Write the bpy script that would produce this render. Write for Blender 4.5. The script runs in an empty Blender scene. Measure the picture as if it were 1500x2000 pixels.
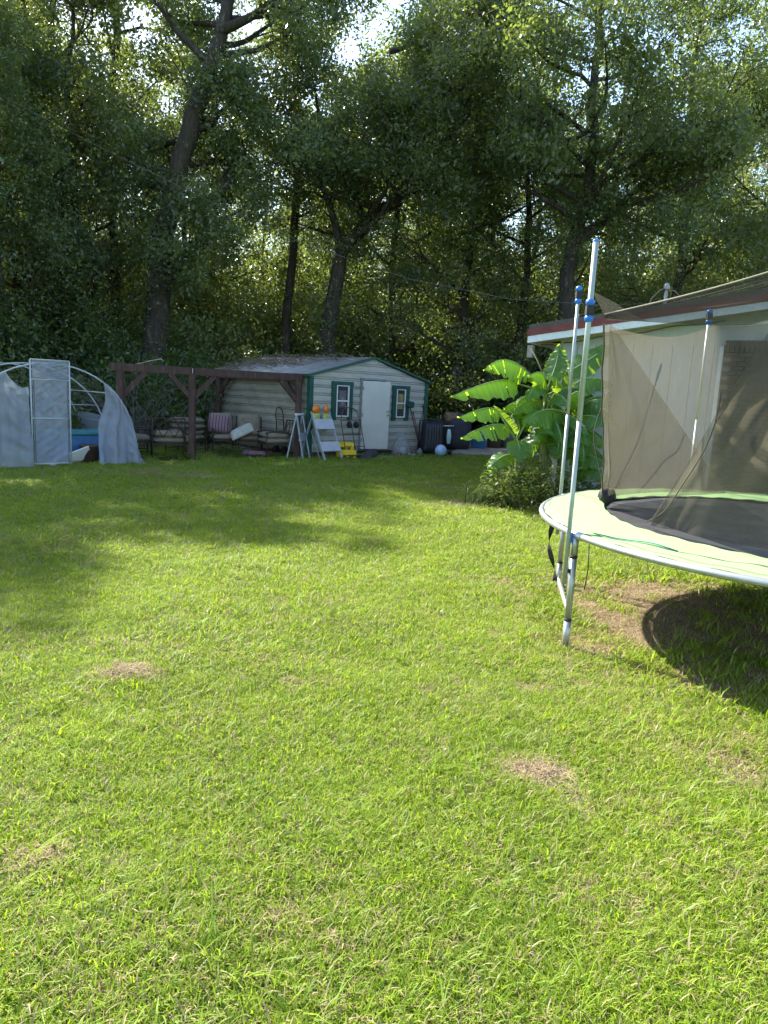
import bpy, bmesh, math, random
import numpy as np
from mathutils import Vector, Matrix

# ------------------------------------------------------------------ camera, sky, sun, exposure
SC = bpy.context.scene
COL = SC.collection
FPX, CAM_H = 1400.0, 1.75
PITCH, ROLL = math.radians(9.5), math.radians(2.8)
_f = Vector((0, math.cos(PITCH), -math.sin(PITCH)))
_r0, _u0 = Vector((1, 0, 0)), Vector((0, math.sin(PITCH), math.cos(PITCH)))
_r = _r0 * math.cos(ROLL) + _u0 * math.sin(ROLL)
_u = _u0 * math.cos(ROLL) - _r0 * math.sin(ROLL)
cd = bpy.data.cameras.new('camera')
cam = bpy.data.objects.new('camera', cd); COL.objects.link(cam)
cd.sensor_fit = 'HORIZONTAL'; cd.sensor_width = 36.0; cd.lens = 36.0 * FPX / 1500.0
cd.clip_start = 0.05; cd.clip_end = 3000
m = Matrix.Identity(4)
for i in range(3):
    m[i][0], m[i][1], m[i][2] = _r[i], _u[i], -_f[i]
m[2][3] = CAM_H
cam.matrix_world = m
SC.camera = cam

SUN_EL, SUN_AZ = math.radians(40), Vector((-0.752, 0.659))     # direction towards the sun
w = bpy.data.worlds.new('World'); SC.world = w; w.use_nodes = True
nt = w.node_tree; nt.nodes.clear()
sky = nt.nodes.new('ShaderNodeTexSky'); sky.sky_type = 'NISHITA'; sky.sun_disc = False
sky.sun_elevation = SUN_EL; sky.sun_rotation = math.atan2(SUN_AZ.x, SUN_AZ.y)
sky.air_density = 1.0; sky.dust_density = 1.2; sky.ozone_density = 1.0
bg = nt.nodes.new('ShaderNodeBackground'); bg.inputs[1].default_value = 0.13
out = nt.nodes.new('ShaderNodeOutputWorld')
nt.links.new(sky.outputs[0], bg.inputs[0]); nt.links.new(bg.outputs[0], out.inputs[0])
sl = bpy.data.lights.new('sun', 'SUN'); sl.energy = 5.0; sl.angle = math.radians(0.53); sl.color = (1.0, 0.95, 0.86)
so = bpy.data.objects.new('sun', sl); COL.objects.link(so)
sd = Vector((-SUN_AZ.x * math.cos(SUN_EL), -SUN_AZ.y * math.cos(SUN_EL), -math.sin(SUN_EL)))
so.rotation_euler = sd.to_track_quat('-Z', 'Y').to_euler(); so.location = (-20, 18, 30)
vs = SC.view_settings
vs.view_transform = 'Standard'; vs.look = 'None'; vs.gamma = 1.0; vs.use_curve_mapping = False
vs.exposure = 1.92
SC.cycles.use_denoising = True; SC.cycles.use_adaptive_sampling = True; SC.cycles.adaptive_threshold = 0.015
SC.cycles.max_bounces = 6; SC.cycles.transparent_max_bounces = 12
SC.cycles.diffuse_bounces = 3; SC.cycles.transmission_bounces = 3; SC.cycles.glossy_bounces = 2
SC.cycles.sample_clamp_indirect = 6.0

def at(u, v, Y):
    """surveyed point: direction read off the photograph, distance Y measured along the lawn"""
    d = _f + _r * ((u - 750) / FPX) + _u * ((1000 - v) / FPX)
    return Vector((0, 0, CAM_H)) + d * (Y / d.y)

# ------------------------------------------------------------------ materials
MATS = {}
def M(name, c, c2=None, rough=.7, scale=12., bump=0., metal=0., spec=.4, c3=None, scale3=1.5, th3=(.5, .65), coord='Object', bscale=None, aniso=None, trans=0.):
    if name in MATS: return MATS[name]
    mt = bpy.data.materials.new(name); mt.use_nodes = True; MATS[name] = mt
    n = mt.node_tree; L = n.links.new
    p = n.nodes['Principled BSDF']
    p.inputs['Roughness'].default_value = rough; p.inputs['Metallic'].default_value = metal
    p.inputs['Specular IOR Level'].default_value = spec
    if trans: p.inputs['Transmission Weight'].default_value = trans
    tc = n.nodes.new('ShaderNodeTexCoord'); src = tc.outputs[coord]
    if aniso:
        mp = n.nodes.new('ShaderNodeMapping'); mp.inputs['Scale'].default_value = aniso
        L(src, mp.inputs[0]); src = mp.outputs[0]
    nz = n.nodes.new('ShaderNodeTexNoise'); nz.inputs['Scale'].default_value = scale; nz.inputs['Detail'].default_value = 7; nz.inputs['Roughness'].default_value = .62
    L(src, nz.inputs['Vector'])
    if c2 is None: c2 = tuple(x * .72 for x in c)
    mix = n.nodes.new('ShaderNodeMix'); mix.data_type = 'RGBA'
    mix.inputs[6].default_value = (*c, 1); mix.inputs[7].default_value = (*c2, 1)
    rp = n.nodes.new('ShaderNodeMapRange'); rp.inputs[1].default_value = .35; rp.inputs[2].default_value = .68
    L(nz.outputs['Fac'], rp.inputs[0]); L(rp.outputs[0], mix.inputs[0])
    col = mix.outputs[2]
    if c3 is not None:
        n3 = n.nodes.new('ShaderNodeTexNoise'); n3.inputs['Scale'].default_value = scale3; n3.inputs['Detail'].default_value = 8; n3.inputs['Roughness'].default_value = .7
        L(src, n3.inputs['Vector'])
        r3 = n.nodes.new('ShaderNodeMapRange'); r3.inputs[1].default_value, r3.inputs[2].default_value = th3
        L(n3.outputs['Fac'], r3.inputs[0])
        m3 = n.nodes.new('ShaderNodeMix'); m3.data_type = 'RGBA'; m3.inputs[7].default_value = (*c3, 1)
        L(col, m3.inputs[6]); L(r3.outputs[0], m3.inputs[0]); col = m3.outputs[2]
    L(col, p.inputs['Base Color'])
    rr = n.nodes.new('ShaderNodeMapRange'); rr.inputs[3].default_value = max(.02, rough - .12); rr.inputs[4].default_value = min(1, rough + .12)
    L(nz.outputs['Fac'], rr.inputs[0]); L(rr.outputs[0], p.inputs['Roughness'])
    if bump:
        bp = n.nodes.new('ShaderNodeBump'); bp.inputs['Strength'].default_value = bump; bp.inputs['Distance'].default_value = .02
        if bscale:
            nb = n.nodes.new('ShaderNodeTexNoise'); nb.inputs['Scale'].default_value = bscale; nb.inputs['Detail'].default_value = 5
            L(src, nb.inputs['Vector']); L(nb.outputs['Fac'], bp.inputs['Height'])
        else: L(nz.outputs['Fac'], bp.inputs['Height'])
        L(bp.outputs[0], p.inputs['Normal'])
    return mt

def leaf_mat(name, dark, light, trans, rough=.42, tfac=.5, nscale=.35, spec=.5, dry=None):
    """leaf: glossy-ish front, sunlight coming through from behind; tone attribute varies leaf to leaf"""
    if name in MATS: return MATS[name]
    mt = bpy.data.materials.new(name); mt.use_nodes = True; MATS[name] = mt
    n = mt.node_tree; L = n.links.new; p = n.nodes['Principled BSDF']
    a = n.nodes.new('ShaderNodeAttribute'); a.attribute_name = 'tone'
    mix = n.nodes.new('ShaderNodeMix'); mix.data_type = 'RGBA'
    mix.inputs[6].default_value = (*dark, 1); mix.inputs[7].default_value = (*light, 1)
    geo = n.nodes.new('ShaderNodeNewGeometry')
    nz = n.nodes.new('ShaderNodeTexNoise'); nz.inputs['Scale'].default_value = nscale; nz.inputs['Detail'].default_value = 4
    L(geo.outputs['Position'], nz.inputs['Vector'])
    ad = n.nodes.new('ShaderNodeMath'); ad.operation = 'MULTIPLY_ADD'; ad.inputs[1].default_value = 1.6; ad.inputs[2].default_value = -.8
    L(nz.outputs['Fac'], ad.inputs[0])
    ad2 = n.nodes.new('ShaderNodeMath'); ad2.operation = 'ADD'; ad2.use_clamp = True
    L(ad.outputs[0], ad2.inputs[0]); L(a.outputs['Fac'], ad2.inputs[1]); L(ad2.outputs[0], mix.inputs[0])
    col = mix.outputs[2]
    tcol = n.nodes.new('ShaderNodeMix'); tcol.data_type = 'RGBA'
    tcol.inputs[6].default_value = tuple(x * .8 for x in trans) + (1,); tcol.inputs[7].default_value = (*trans, 1)
    L(ad2.outputs[0], tcol.inputs[0]); tc = tcol.outputs[2]
    if dry:
        dm = n.nodes.new('ShaderNodeMath'); dm.operation = 'GREATER_THAN'; dm.inputs[1].default_value = dry[0]
        L(a.outputs['Fac'], dm.inputs[0])
        for k, sk in ((0, col), (1, tc)):
            q = n.nodes.new('ShaderNodeMix'); q.data_type = 'RGBA'; q.inputs[7].default_value = (*dry[1], 1)
            L(dm.outputs[0], q.inputs[0]); L(sk, q.inputs[6])
            if k == 0: col = q.outputs[2]
            else: tc = q.outputs[2]
    L(col, p.inputs['Base Color']); p.inputs['Roughness'].default_value = rough; p.inputs['Specular IOR Level'].default_value = spec
    tr = n.nodes.new('ShaderNodeBsdfTranslucent'); L(tc, tr.inputs['Color'])
    ms = n.nodes.new('ShaderNodeMixShader'); ms.inputs[0].default_value = tfac
    L(p.outputs[0], ms.inputs[1]); L(tr.outputs[0], ms.inputs[2])
    L(ms.outputs[0], n.nodes['Material Output'].inputs['Surface'])
    return mt

def film_mat(name, col, opac, tcol=None, weave=0., wscale=900., rough=.5, spec=.3, fold=0.):
    """thin sheet that lets part of the view through (plastic film, netting, window glass)"""
    if name in MATS: return MATS[name]
    mt = bpy.data.materials.new(name); mt.use_nodes = True; MATS[name] = mt
    n = mt.node_tree; L = n.links.new; p = n.nodes['Principled BSDF']
    p.inputs['Roughness'].default_value = rough; p.inputs['Specular IOR Level'].default_value = spec
    tc = n.nodes.new('ShaderNodeTexCoord')
    nz = n.nodes.new('ShaderNodeTexNoise'); nz.inputs['Scale'].default_value = 2.3; nz.inputs['Detail'].default_value = 6
    L(tc.outputs['Object'], nz.inputs['Vector'])
    mix = n.nodes.new('ShaderNodeMix'); mix.data_type = 'RGBA'; mix.inputs[6].default_value = (*col, 1); mix.inputs[7].default_value = tuple(x * .78 for x in col) + (1,)
    L(nz.outputs['Fac'], mix.inputs[0]); L(mix.outputs[2], p.inputs['Base Color'])
    tl = n.nodes.new('ShaderNodeBsdfTranslucent'); tl.inputs[0].default_value = (*(tcol or col), 1)
    m1 = n.nodes.new('ShaderNodeMixShader'); m1.inputs[0].default_value = .5
    L(p.outputs[0], m1.inputs[1]); L(tl.outputs[0], m1.inputs[2])
    tp = n.nodes.new('ShaderNodeBsdfTransparent')
    m2 = n.nodes.new('ShaderNodeMixShader')
    op = n.nodes.new('ShaderNodeMath'); op.operation = 'MULTIPLY_ADD'; op.use_clamp = True
    op.inputs[1].default_value = .35; op.inputs[2].default_value = opac - .175
    L(nz.outputs['Fac'], op.inputs[0]); fac = op.outputs[0]
    if weave:
        wv = n.nodes.new('ShaderNodeTexNoise'); wv.inputs['Scale'].default_value = wscale; wv.inputs['Detail'].default_value = 2
        L(tc.outputs['Object'], wv.inputs['Vector'])
        w2 = n.nodes.new('ShaderNodeMath'); w2.operation = 'MULTIPLY_ADD'; w2.use_clamp = True
        w2.inputs[1].default_value = weave; L(wv.outputs['Fac'], w2.inputs[0])
        sb = n.nodes.new('ShaderNodeMath'); sb.operation = 'SUBTRACT'; sb.inputs[1].default_value = weave * .5
        L(fac, sb.inputs[0]); L(sb.outputs[0], w2.inputs[2]); fac = w2.outputs[0]
    if fold:
        mp = n.nodes.new('ShaderNodeMapping'); mp.inputs['Scale'].default_value = (1, 1, .45); mp.inputs['Rotation'].default_value = (.3, .5, .4); L(tc.outputs['Object'], mp.inputs[0])
        nf = n.nodes.new('ShaderNodeTexNoise'); nf.inputs['Scale'].default_value = 6.; nf.inputs['Detail'].default_value = 4; nf.inputs['Distortion'].default_value = 1.6; L(mp.outputs[0], nf.inputs['Vector'])
        bf = n.nodes.new('ShaderNodeBump'); bf.inputs['Strength'].default_value = fold; bf.inputs['Distance'].default_value = .1; L(nf.outputs['Fac'], bf.inputs['Height']); L(bf.outputs[0], p.inputs['Normal']); L(bf.outputs[0], tl.inputs['Normal'])
    L(fac, m2.inputs[0]); L(tp.outputs[0], m2.inputs[1]); L(m1.outputs[0], m2.inputs[2])
    L(m2.outputs[0], n.nodes['Material Output'].inputs['Surface'])
    return mt

# ------------------------------------------------------------------ mesh helpers
def V(*a): return Vector(a)
class MB:
    def __init__(s): s.v = []; s.f = []; s.sm = []
    def add(s, vs, fs, smooth=False):
        o = len(s.v); s.v += [tuple(x) for x in vs]
        for f in fs: s.f.append(tuple(i + o for i in f)); s.sm.append(smooth)
        return s
    def box(s, c, d, rot=None, taper=1.):
        hx, hy, hz = d[0] / 2, d[1] / 2, d[2] / 2
        P = []
        for z, t in ((-hz, 1.), (hz, taper)):
            for x, y in ((-1, -1), (1, -1), (1, 1), (-1, 1)): P.append(Vector((x * hx * t, y * hy * t, z)))
        if rot is not None: P = [rot @ p for p in P]
        c = Vector(c)
        return s.add([p + c for p in P], [(3, 2, 1, 0), (4, 5, 6, 7), (0, 1, 5, 4), (1, 2, 6, 5), (2, 3, 7, 6), (3, 0, 4, 7)])
    def bar(s, a, b, w, h=None, up=V(0, 0, 1)):
        a, b = Vector(a), Vector(b); h = h or w; z = (b - a); l = z.length; z.normalize()
        x = up.cross(z)
        if x.length < 1e-3: x = V(1, 0, 0).cross(z)
        x.normalize(); y = z.cross(x)
        P = [c + x * sx * w / 2 + y * sy * h / 2 for c in (a, b) for sx, sy in ((-1, -1), (1, -1), (1, 1), (-1, 1))]
        return s.add(P, [(3, 2, 1, 0), (4, 5, 6, 7), (0, 1, 5, 4), (1, 2, 6, 5), (2, 3, 7, 6), (3, 0, 4, 7)])
    def tube(s, pts, r, n=8, closed=False, caps=True):
        pts = [Vector(p) for p in pts]; k = len(pts)
        R = r if isinstance(r, (list, tuple)) else [r] * k
        P = []; ref = None
        for i in range(k):
            if closed: t = pts[(i + 1) % k] - pts[i - 1]
            else: t = pts[min(i + 1, k - 1)] - pts[max(i - 1, 0)]
            t.normalize()
            if ref is None:
                ref = t.cross(V(0, 0, 1))
                if ref.length < .05: ref = t.cross(V(1, 0, 0))
            x = ref - t * ref.dot(t)
            if x.length < 1e-4: x = t.cross(V(0, 1, .3))
            x.normalize(); ref = x; y = t.cross(x)
            for j in range(n):
                a = 2 * math.pi * j / n; P.append(pts[i] + (x * math.cos(a) + y * math.sin(a)) * R[i])
        F = []
        for i in range(k if closed else k - 1):
            i2 = (i + 1) % k
            for j in range(n): F.append((i * n + j, i * n + (j + 1) % n, i2 * n + (j + 1) % n, i2 * n + j))
        s.add(P, F, True)
        if caps and not closed:
            o = len(s.v) - len(P)
            s.f.append(tuple(o + j for j in range(n))[::-1]); s.sm.append(False)
            s.f.append(tuple(o + (k - 1) * n + j for j in range(n))); s.sm.append(False)
        return s
    def lathe(s, prof, c=(0, 0, 0), n=16, ax=None):
        c = Vector(c); P = []
        for r, z in prof:
            for j in range(n):
                a = 2 * math.pi * j / n; p = Vector((r * math.cos(a), r * math.sin(a), z))
                if ax is not None: p = ax @ p
                P.append(p + c)
        F = []
        for i in range(len(prof) - 1):
            for j in range(n): F.append((i * n + j, i * n + (j + 1) % n, (i + 1) * n + (j + 1) % n, (i + 1) * n + j))
        return s.add(P, F, True)
    def grid(s, nu, nv, fn, smooth=True):
        P = [fn(i / (nu - 1), j / (nv - 1)) for j in range(nv) for i in range(nu)]
        F = [(j * nu + i, j * nu + i + 1, (j + 1) * nu + i + 1, (j + 1) * nu + i) for j in range(nv - 1) for i in range(nu - 1)]
        return s.add(P, F, smooth)
    def cushion(s, c, d, rot=None, puff=.5, n=8, wob=0., seed=0):
        rg = random.Random(seed); ph = [rg.uniform(0, 6) for _ in range(4)]
        c = Vector(c)
        def fn(sign):
            def f(u, v):
                x, y = u * 2 - 1, v * 2 - 1
                e = ((1 - x ** 4) * (1 - y ** 4)) ** .5
                z = sign * d[2] / 2 * (1 - puff + puff * e) * (1 if e > 0.001 else .3)
                z += wob * (math.sin(3 * x + ph[0]) * math.cos(2.3 * y + ph[1]))
                k = 1 - .05 * (abs(x) * abs(y))
                p = Vector((x * d[0] / 2 * k, y * d[1] / 2 * k, z))
                return (rot @ p if rot is not None else p) + c
            return f
        o = len(s.v); s.grid(n, n, fn(1)); o2 = len(s.v)
        s.grid(n, n, fn(-1))
        for k in range(len(s.f) - (n - 1) ** 2, len(s.f)): s.f[k] = s.f[k][::-1]
        ring = [i for i in range(n)] + [i * n + n - 1 for i in range(1, n)] + [(n - 1) * n + i for i in range(n - 2, -1, -1)] + [i * n for i in range(n - 2, 0, -1)]
        for a, b in zip(ring, ring[1:] + ring[:1]): s.f.append((o + b, o + a, o2 + a, o2 + b)); s.sm.append(True)
        return s
    def build(s, name, mat, parent=None, loc=None, bevel=0.):
        me = bpy.data.meshes.new(name); me.from_pydata(s.v, [], s.f)
        me.polygons.foreach_set('use_smooth', s.sm); me.update()
        me.materials.append(mat)
        o = bpy.data.objects.new(name, me); COL.objects.link(o)
        if parent is not None: o.parent = parent
        if loc is not None: o.location = loc
        if bevel:
            b = o.modifiers.new('bevel', 'BEVEL'); b.width = bevel; b.segments = 2; b.limit_method = 'ANGLE'
        return o
def tag(o, label=None, cat=None, group=None, kind=None):
    if label: o['label'] = label
    if cat: o['category'] = cat
    if group: o['group'] = group
    if kind: o['kind'] = kind
    return o
def empty(name, loc=(0, 0, 0), rz=0., label=None, cat=None, group=None):
    o = bpy.data.objects.new(name, None); COL.objects.link(o); o.location = loc; o.rotation_euler = (0, 0, rz)
    o.empty_display_size = .2
    return tag(o, label, cat, group)
def clone(root, loc=None, rz=None, scale=None, label=None):
    r = root.copy(); COL.objects.link(r)
    if loc is not None: r.location = loc
    if rz is not None: r.rotation_euler = (0, 0, rz)
    if scale is not None: r.scale = scale
    if label: r['label'] = label
    for ch in [c for c in root.children]:
        c = ch.copy(); COL.objects.link(c); c.parent = r
        for g in ch.children:
            d = g.copy(); COL.objects.link(d); d.parent = c
    return r
def np_mesh(name, verts, quads, mat, tone=None, parent=None, tris=False):
    k = 3 if tris else 4
    me = bpy.data.meshes.new(name)
    me.vertices.add(len(verts)); me.vertices.foreach_set('co', np.ascontiguousarray(verts, dtype=np.float32).ravel())
    nq = len(quads); me.loops.add(nq * k); me.loops.foreach_set('vertex_index', np.ascontiguousarray(quads, dtype=np.int32).ravel())
    me.polygons.add(nq); me.polygons.foreach_set('loop_start', np.arange(nq, dtype=np.int32) * k)
    if tone is not None:
        at_ = me.attributes.new('tone', 'FLOAT', 'POINT'); at_.data.foreach_set('value', np.ascontiguousarray(tone, dtype=np.float32))
    me.update(calc_edges=True); me.materials.append(mat)
    if name is None: return me
    o = bpy.data.objects.new(name, me); COL.objects.link(o)
    if parent is not None: o.parent = parent
    return o
def RX(a): return Matrix.Rotation(a, 3, 'X')
def RY(a): return Matrix.Rotation(a, 3, 'Y')
def RZ(a): return Matrix.Rotation(a, 3, 'Z')
# ------------------------------------------------------------------ the ground
BARE = [(2.5, 6.35, 1.0, .68, 1.3), (2.1, 5.7, .65, .75, 1.4), (1.68, 5.02, .36, .28, 1.1), (2.35, 4.5, .8, .5, .85), (3.3, 5.5, 1.9, 1.7, .95), (3.9, 5.0, 1.7, 1.6, .9), (1.17, 6.74, .22, .09, .9),  # the broad trampoline ellipses also put its deep shadow into the soil colour
        (-1.49, 4.02, .16, .11, 1.), (-1.82, 4.52, .12, .07, .9), (.80, 3.16, .17, .13, 1.), (.95, 2.95, .14, .10, .7), (-1.2, 2.38, .12, .08, 1.), (-.55, 4.1, .3, .12, .45), (.45, 4.1, .3, .14, .4), (1.0, 4.2, .15, .1, .7), (1.35, 4.6, .25, .15, .5),
        (-4.3, 13.6, 1.1, .45, .7), (-6.2, 13.4, 1.4, .3, .5), (1.55, 11.7, .75, .42, .9), (2.5, 12.1, 1.1, .8, .8), (1.2, 13.6, .8, .25, .5), (.9, 2.3, .2, .14, .45), (-.3, 2.1, .18, .1, .5), (-2.6, 4.4, .5, .25, .35), (1.9, 3.3, .5, .22, .5)]
def bare_at(x, y):
    b = np.zeros_like(x)
    for cx, cy, rx, ry, k in BARE:
        d = np.sqrt(((x - cx) / rx) ** 2 + ((y - cy) / ry) ** 2)
        b = np.maximum(b, k * np.clip(1.45 - d, 0, 1))
    b = np.maximum(b, np.clip((y - 21.5 + 1.2 * np.sin(x * .9)) / 2.5, 0, 1))
    b = np.maximum(b, np.clip((y - 18.6 - .98 * (x + 2.0) * (x > -2.0)) / .6, 0, .8) * (x < 1.1) * (x > -8))
    return b
def vnoise(x, y, s, seed=0):
    r = np.random.RandomState(seed); out = 0
    for k in range(5):
        a = r.uniform(0, 6.28); f = s * r.uniform(.7, 1.6); out = out + np.sin((x * math.cos(a) + y * math.sin(a)) * f + r.uniform(0, 6.28))
    return out / 5
def ground_z(x, y):
    z = .018 * vnoise(x, y, 1.1, 3) + .012 * vnoise(x, y, 3.7, 4)
    for cx, cy, r, h in ((-1.49, 4.02, .17, .05), (.80, 3.16, .16, .03), (-1.2, 2.38, .12, .03), (-1.82, 4.52, .1, .025)):
        z = z + h * np.exp(-(((x - cx) / r) ** 2 + ((y - cy) / (r * .7)) ** 2))
    return z
gm = bpy.data.materials.new('lawn_soil'); gm.use_nodes = True
n = gm.node_tree; L = n.links.new; p = n.nodes['Principled BSDF']; p.inputs['Roughness'].default_value = .95; p.inputs['Specular IOR Level'].default_value = .15
geo = n.nodes.new('ShaderNodeNewGeometry')
def nz_(scale, det=8, ro=.65):
    q = n.nodes.new('ShaderNodeTexNoise'); q.inputs['Scale'].default_value = scale; q.inputs['Detail'].default_value = det; q.inputs['Roughness'].default_value = ro
    L(geo.outputs['Position'], q.inputs['Vector']); return q.outputs['Fac']
def mx(f, a, b):
    q = n.nodes.new('ShaderNodeMix'); q.data_type = 'RGBA'
    if isinstance(f, float): q.inputs[0].default_value = f
    else: L(f, q.inputs[0])
    for i, c in ((6, a), (7, b)):
        if isinstance(c, tuple): q.inputs[i].default_value = (*c, 1)
        else: L(c, q.inputs[i])
    return q.outputs[2]
thatch = mx(nz_(45), (.13, .19, .03), (.22, .20, .08))
thatch = mx(nz_(1.3), thatch, mx(nz_(60), (.12, .21, .025), (.18, .22, .05)))
dirt = mx(nz_(30), (.19, .14, .09), (.10, .07, .048)); dirt = mx(nz_(150, 4), dirt, (.28, .22, .14))
at0 = n.nodes.new('ShaderNodeAttribute'); at0.attribute_name = 'bare'
mr = n.nodes.new('ShaderNodeMapRange'); mr.inputs[1].default_value = .35; mr.inputs[2].default_value = .75
sm_ = n.nodes.new('ShaderNodeMath'); sm_.operation = 'MULTIPLY_ADD'; sm_.inputs[1].default_value = .5; L(nz_(14), sm_.inputs[0])
s2 = n.nodes.new('ShaderNodeMath'); s2.operation = 'SUBTRACT'; s2.inputs[1].default_value = .25; L(at0.outputs['Fac'], s2.inputs[0]); L(s2.outputs[0], sm_.inputs[2]); L(sm_.outputs[0], mr.inputs[0])
L(mx(mr.outputs[0], thatch, dirt), p.inputs['Base Color'])
bp = n.nodes.new('ShaderNodeBump'); bp.inputs['Strength'].default_value = .9; bp.inputs['Distance'].default_value = .03
L(nz_(70), bp.inputs['Height']); L(bp.outputs[0], p.inputs['Normal'])
xs = np.concatenate([[-900, -300, -100, -50, -30], np.arange(-18, 16, .11), [24, 50, 100, 300, 900]])
ys = np.concatenate([[-900, -200, -50, -12, -3], np.arange(.2, 27, .11), [32, 40, 60, 120, 300, 1500]])
gx, gy = np.meshgrid(xs, ys)
gz = ground_z(gx, gy) * ((np.abs(gx) < 18) & (gy > 0) & (gy < 27))
gv = np.stack([gx, gy, gz], -1).reshape(-1, 3); nx = len(xs)
ii = (np.arange(len(ys) - 1)[:, None] * nx + np.arange(nx - 1)[None]).ravel()
lawn = np_mesh('lawn', gv, np.stack([ii, ii + 1, ii + nx + 1, ii + nx], -1), gm)
a_ = lawn.data.attributes.new('bare', 'FLOAT', 'POINT'); a_.data.foreach_set('value', bare_at(gv[:, 0], gv[:, 1]).astype(np.float32))
lawn.data.polygons.foreach_set('use_smooth', np.ones(len(lawn.data.polygons), dtype=bool))
tag(lawn, kind='structure')

# driveway slab behind the shed, a pale strip of worn concrete
dm = MB()
dv = [(1.9, 21.6), (3.6, 22.2), (7.5, 24.0), (9.5, 26.5), (6.0, 26.2), (3.6, 24.6), (2.3, 23.6)]
dm.add([(x, y, .03) for x, y in dv] + [(x, y, -.1) for x, y in dv], [tuple(range(7))] + [(i, i + 7, (i + 1) % 7 + 7, (i + 1) % 7) for i in range(7)])
tag(dm.build('driveway', M('old_concrete', (.42, .38, .34), (.30, .26, .22), .9, 6, .3, c3=(.2, .16, .11), scale3=3)), kind='structure')

# ------------------------------------------------------------------ the wood: trunks, limbs and leaves
def leaves_np(rng, cen, per, sp, size, flat=.55, tone0=None):
    """rhombic leaves scattered round each clump centre"""
    N = len(cen) * per
    c = np.repeat(cen, per, 0) + rng.normal(0, 1, (N, 3)) * np.array([sp, sp, sp * flat])
    a = rng.normal(0, 1, (N, 3)); a[:, 2] -= .35; a /= np.linalg.norm(a, axis=1)[:, None]
    b = rng.normal(0, 1, (N, 3)); b -= a * (a * b).sum(1)[:, None]; b /= np.linalg.norm(b, axis=1)[:, None]
    s = size * rng.uniform(.65, 1.35, (N, 1)) * np.repeat(rng.uniform(.7, 1.4, len(cen)), per)[:, None]
    P = np.stack([c - a * s * .5, c + b * s * .23 + a * s * .03, c + a * s * .5, c - b * s * .23 + a * s * .03], 1).reshape(-1, 3)
    Q = np.arange(N * 4).reshape(-1, 4)
    ct = rng.uniform(0, 1, len(cen)) if tone0 is None else tone0
    t = np.clip(np.repeat(ct, per) * .55 + rng.uniform(0, .45, N), 0, 1)
    return P, Q, np.repeat(t, 4)
def rdir(rng, d, ang):
    """unit vector about ang radians off d"""
    d = np.array(d) / np.linalg.norm(d); q = rng.normal(0, 1, 3); q -= d * (q @ d); q /= np.linalg.norm(q)
    return d * math.cos(ang) + q * math.sin(ang)
def limb(rng, p, d, L_, k=5, up=.12, wob=.16):
    pts = [np.array(p, float)]; d = np.array(d, float)
    for i in range(k):
        d = d + rng.normal(0, wob, 3) + np.array([0, 0, up]); d /= np.linalg.norm(d); pts.append(pts[-1] + d * L_ / k)
    return pts
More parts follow.
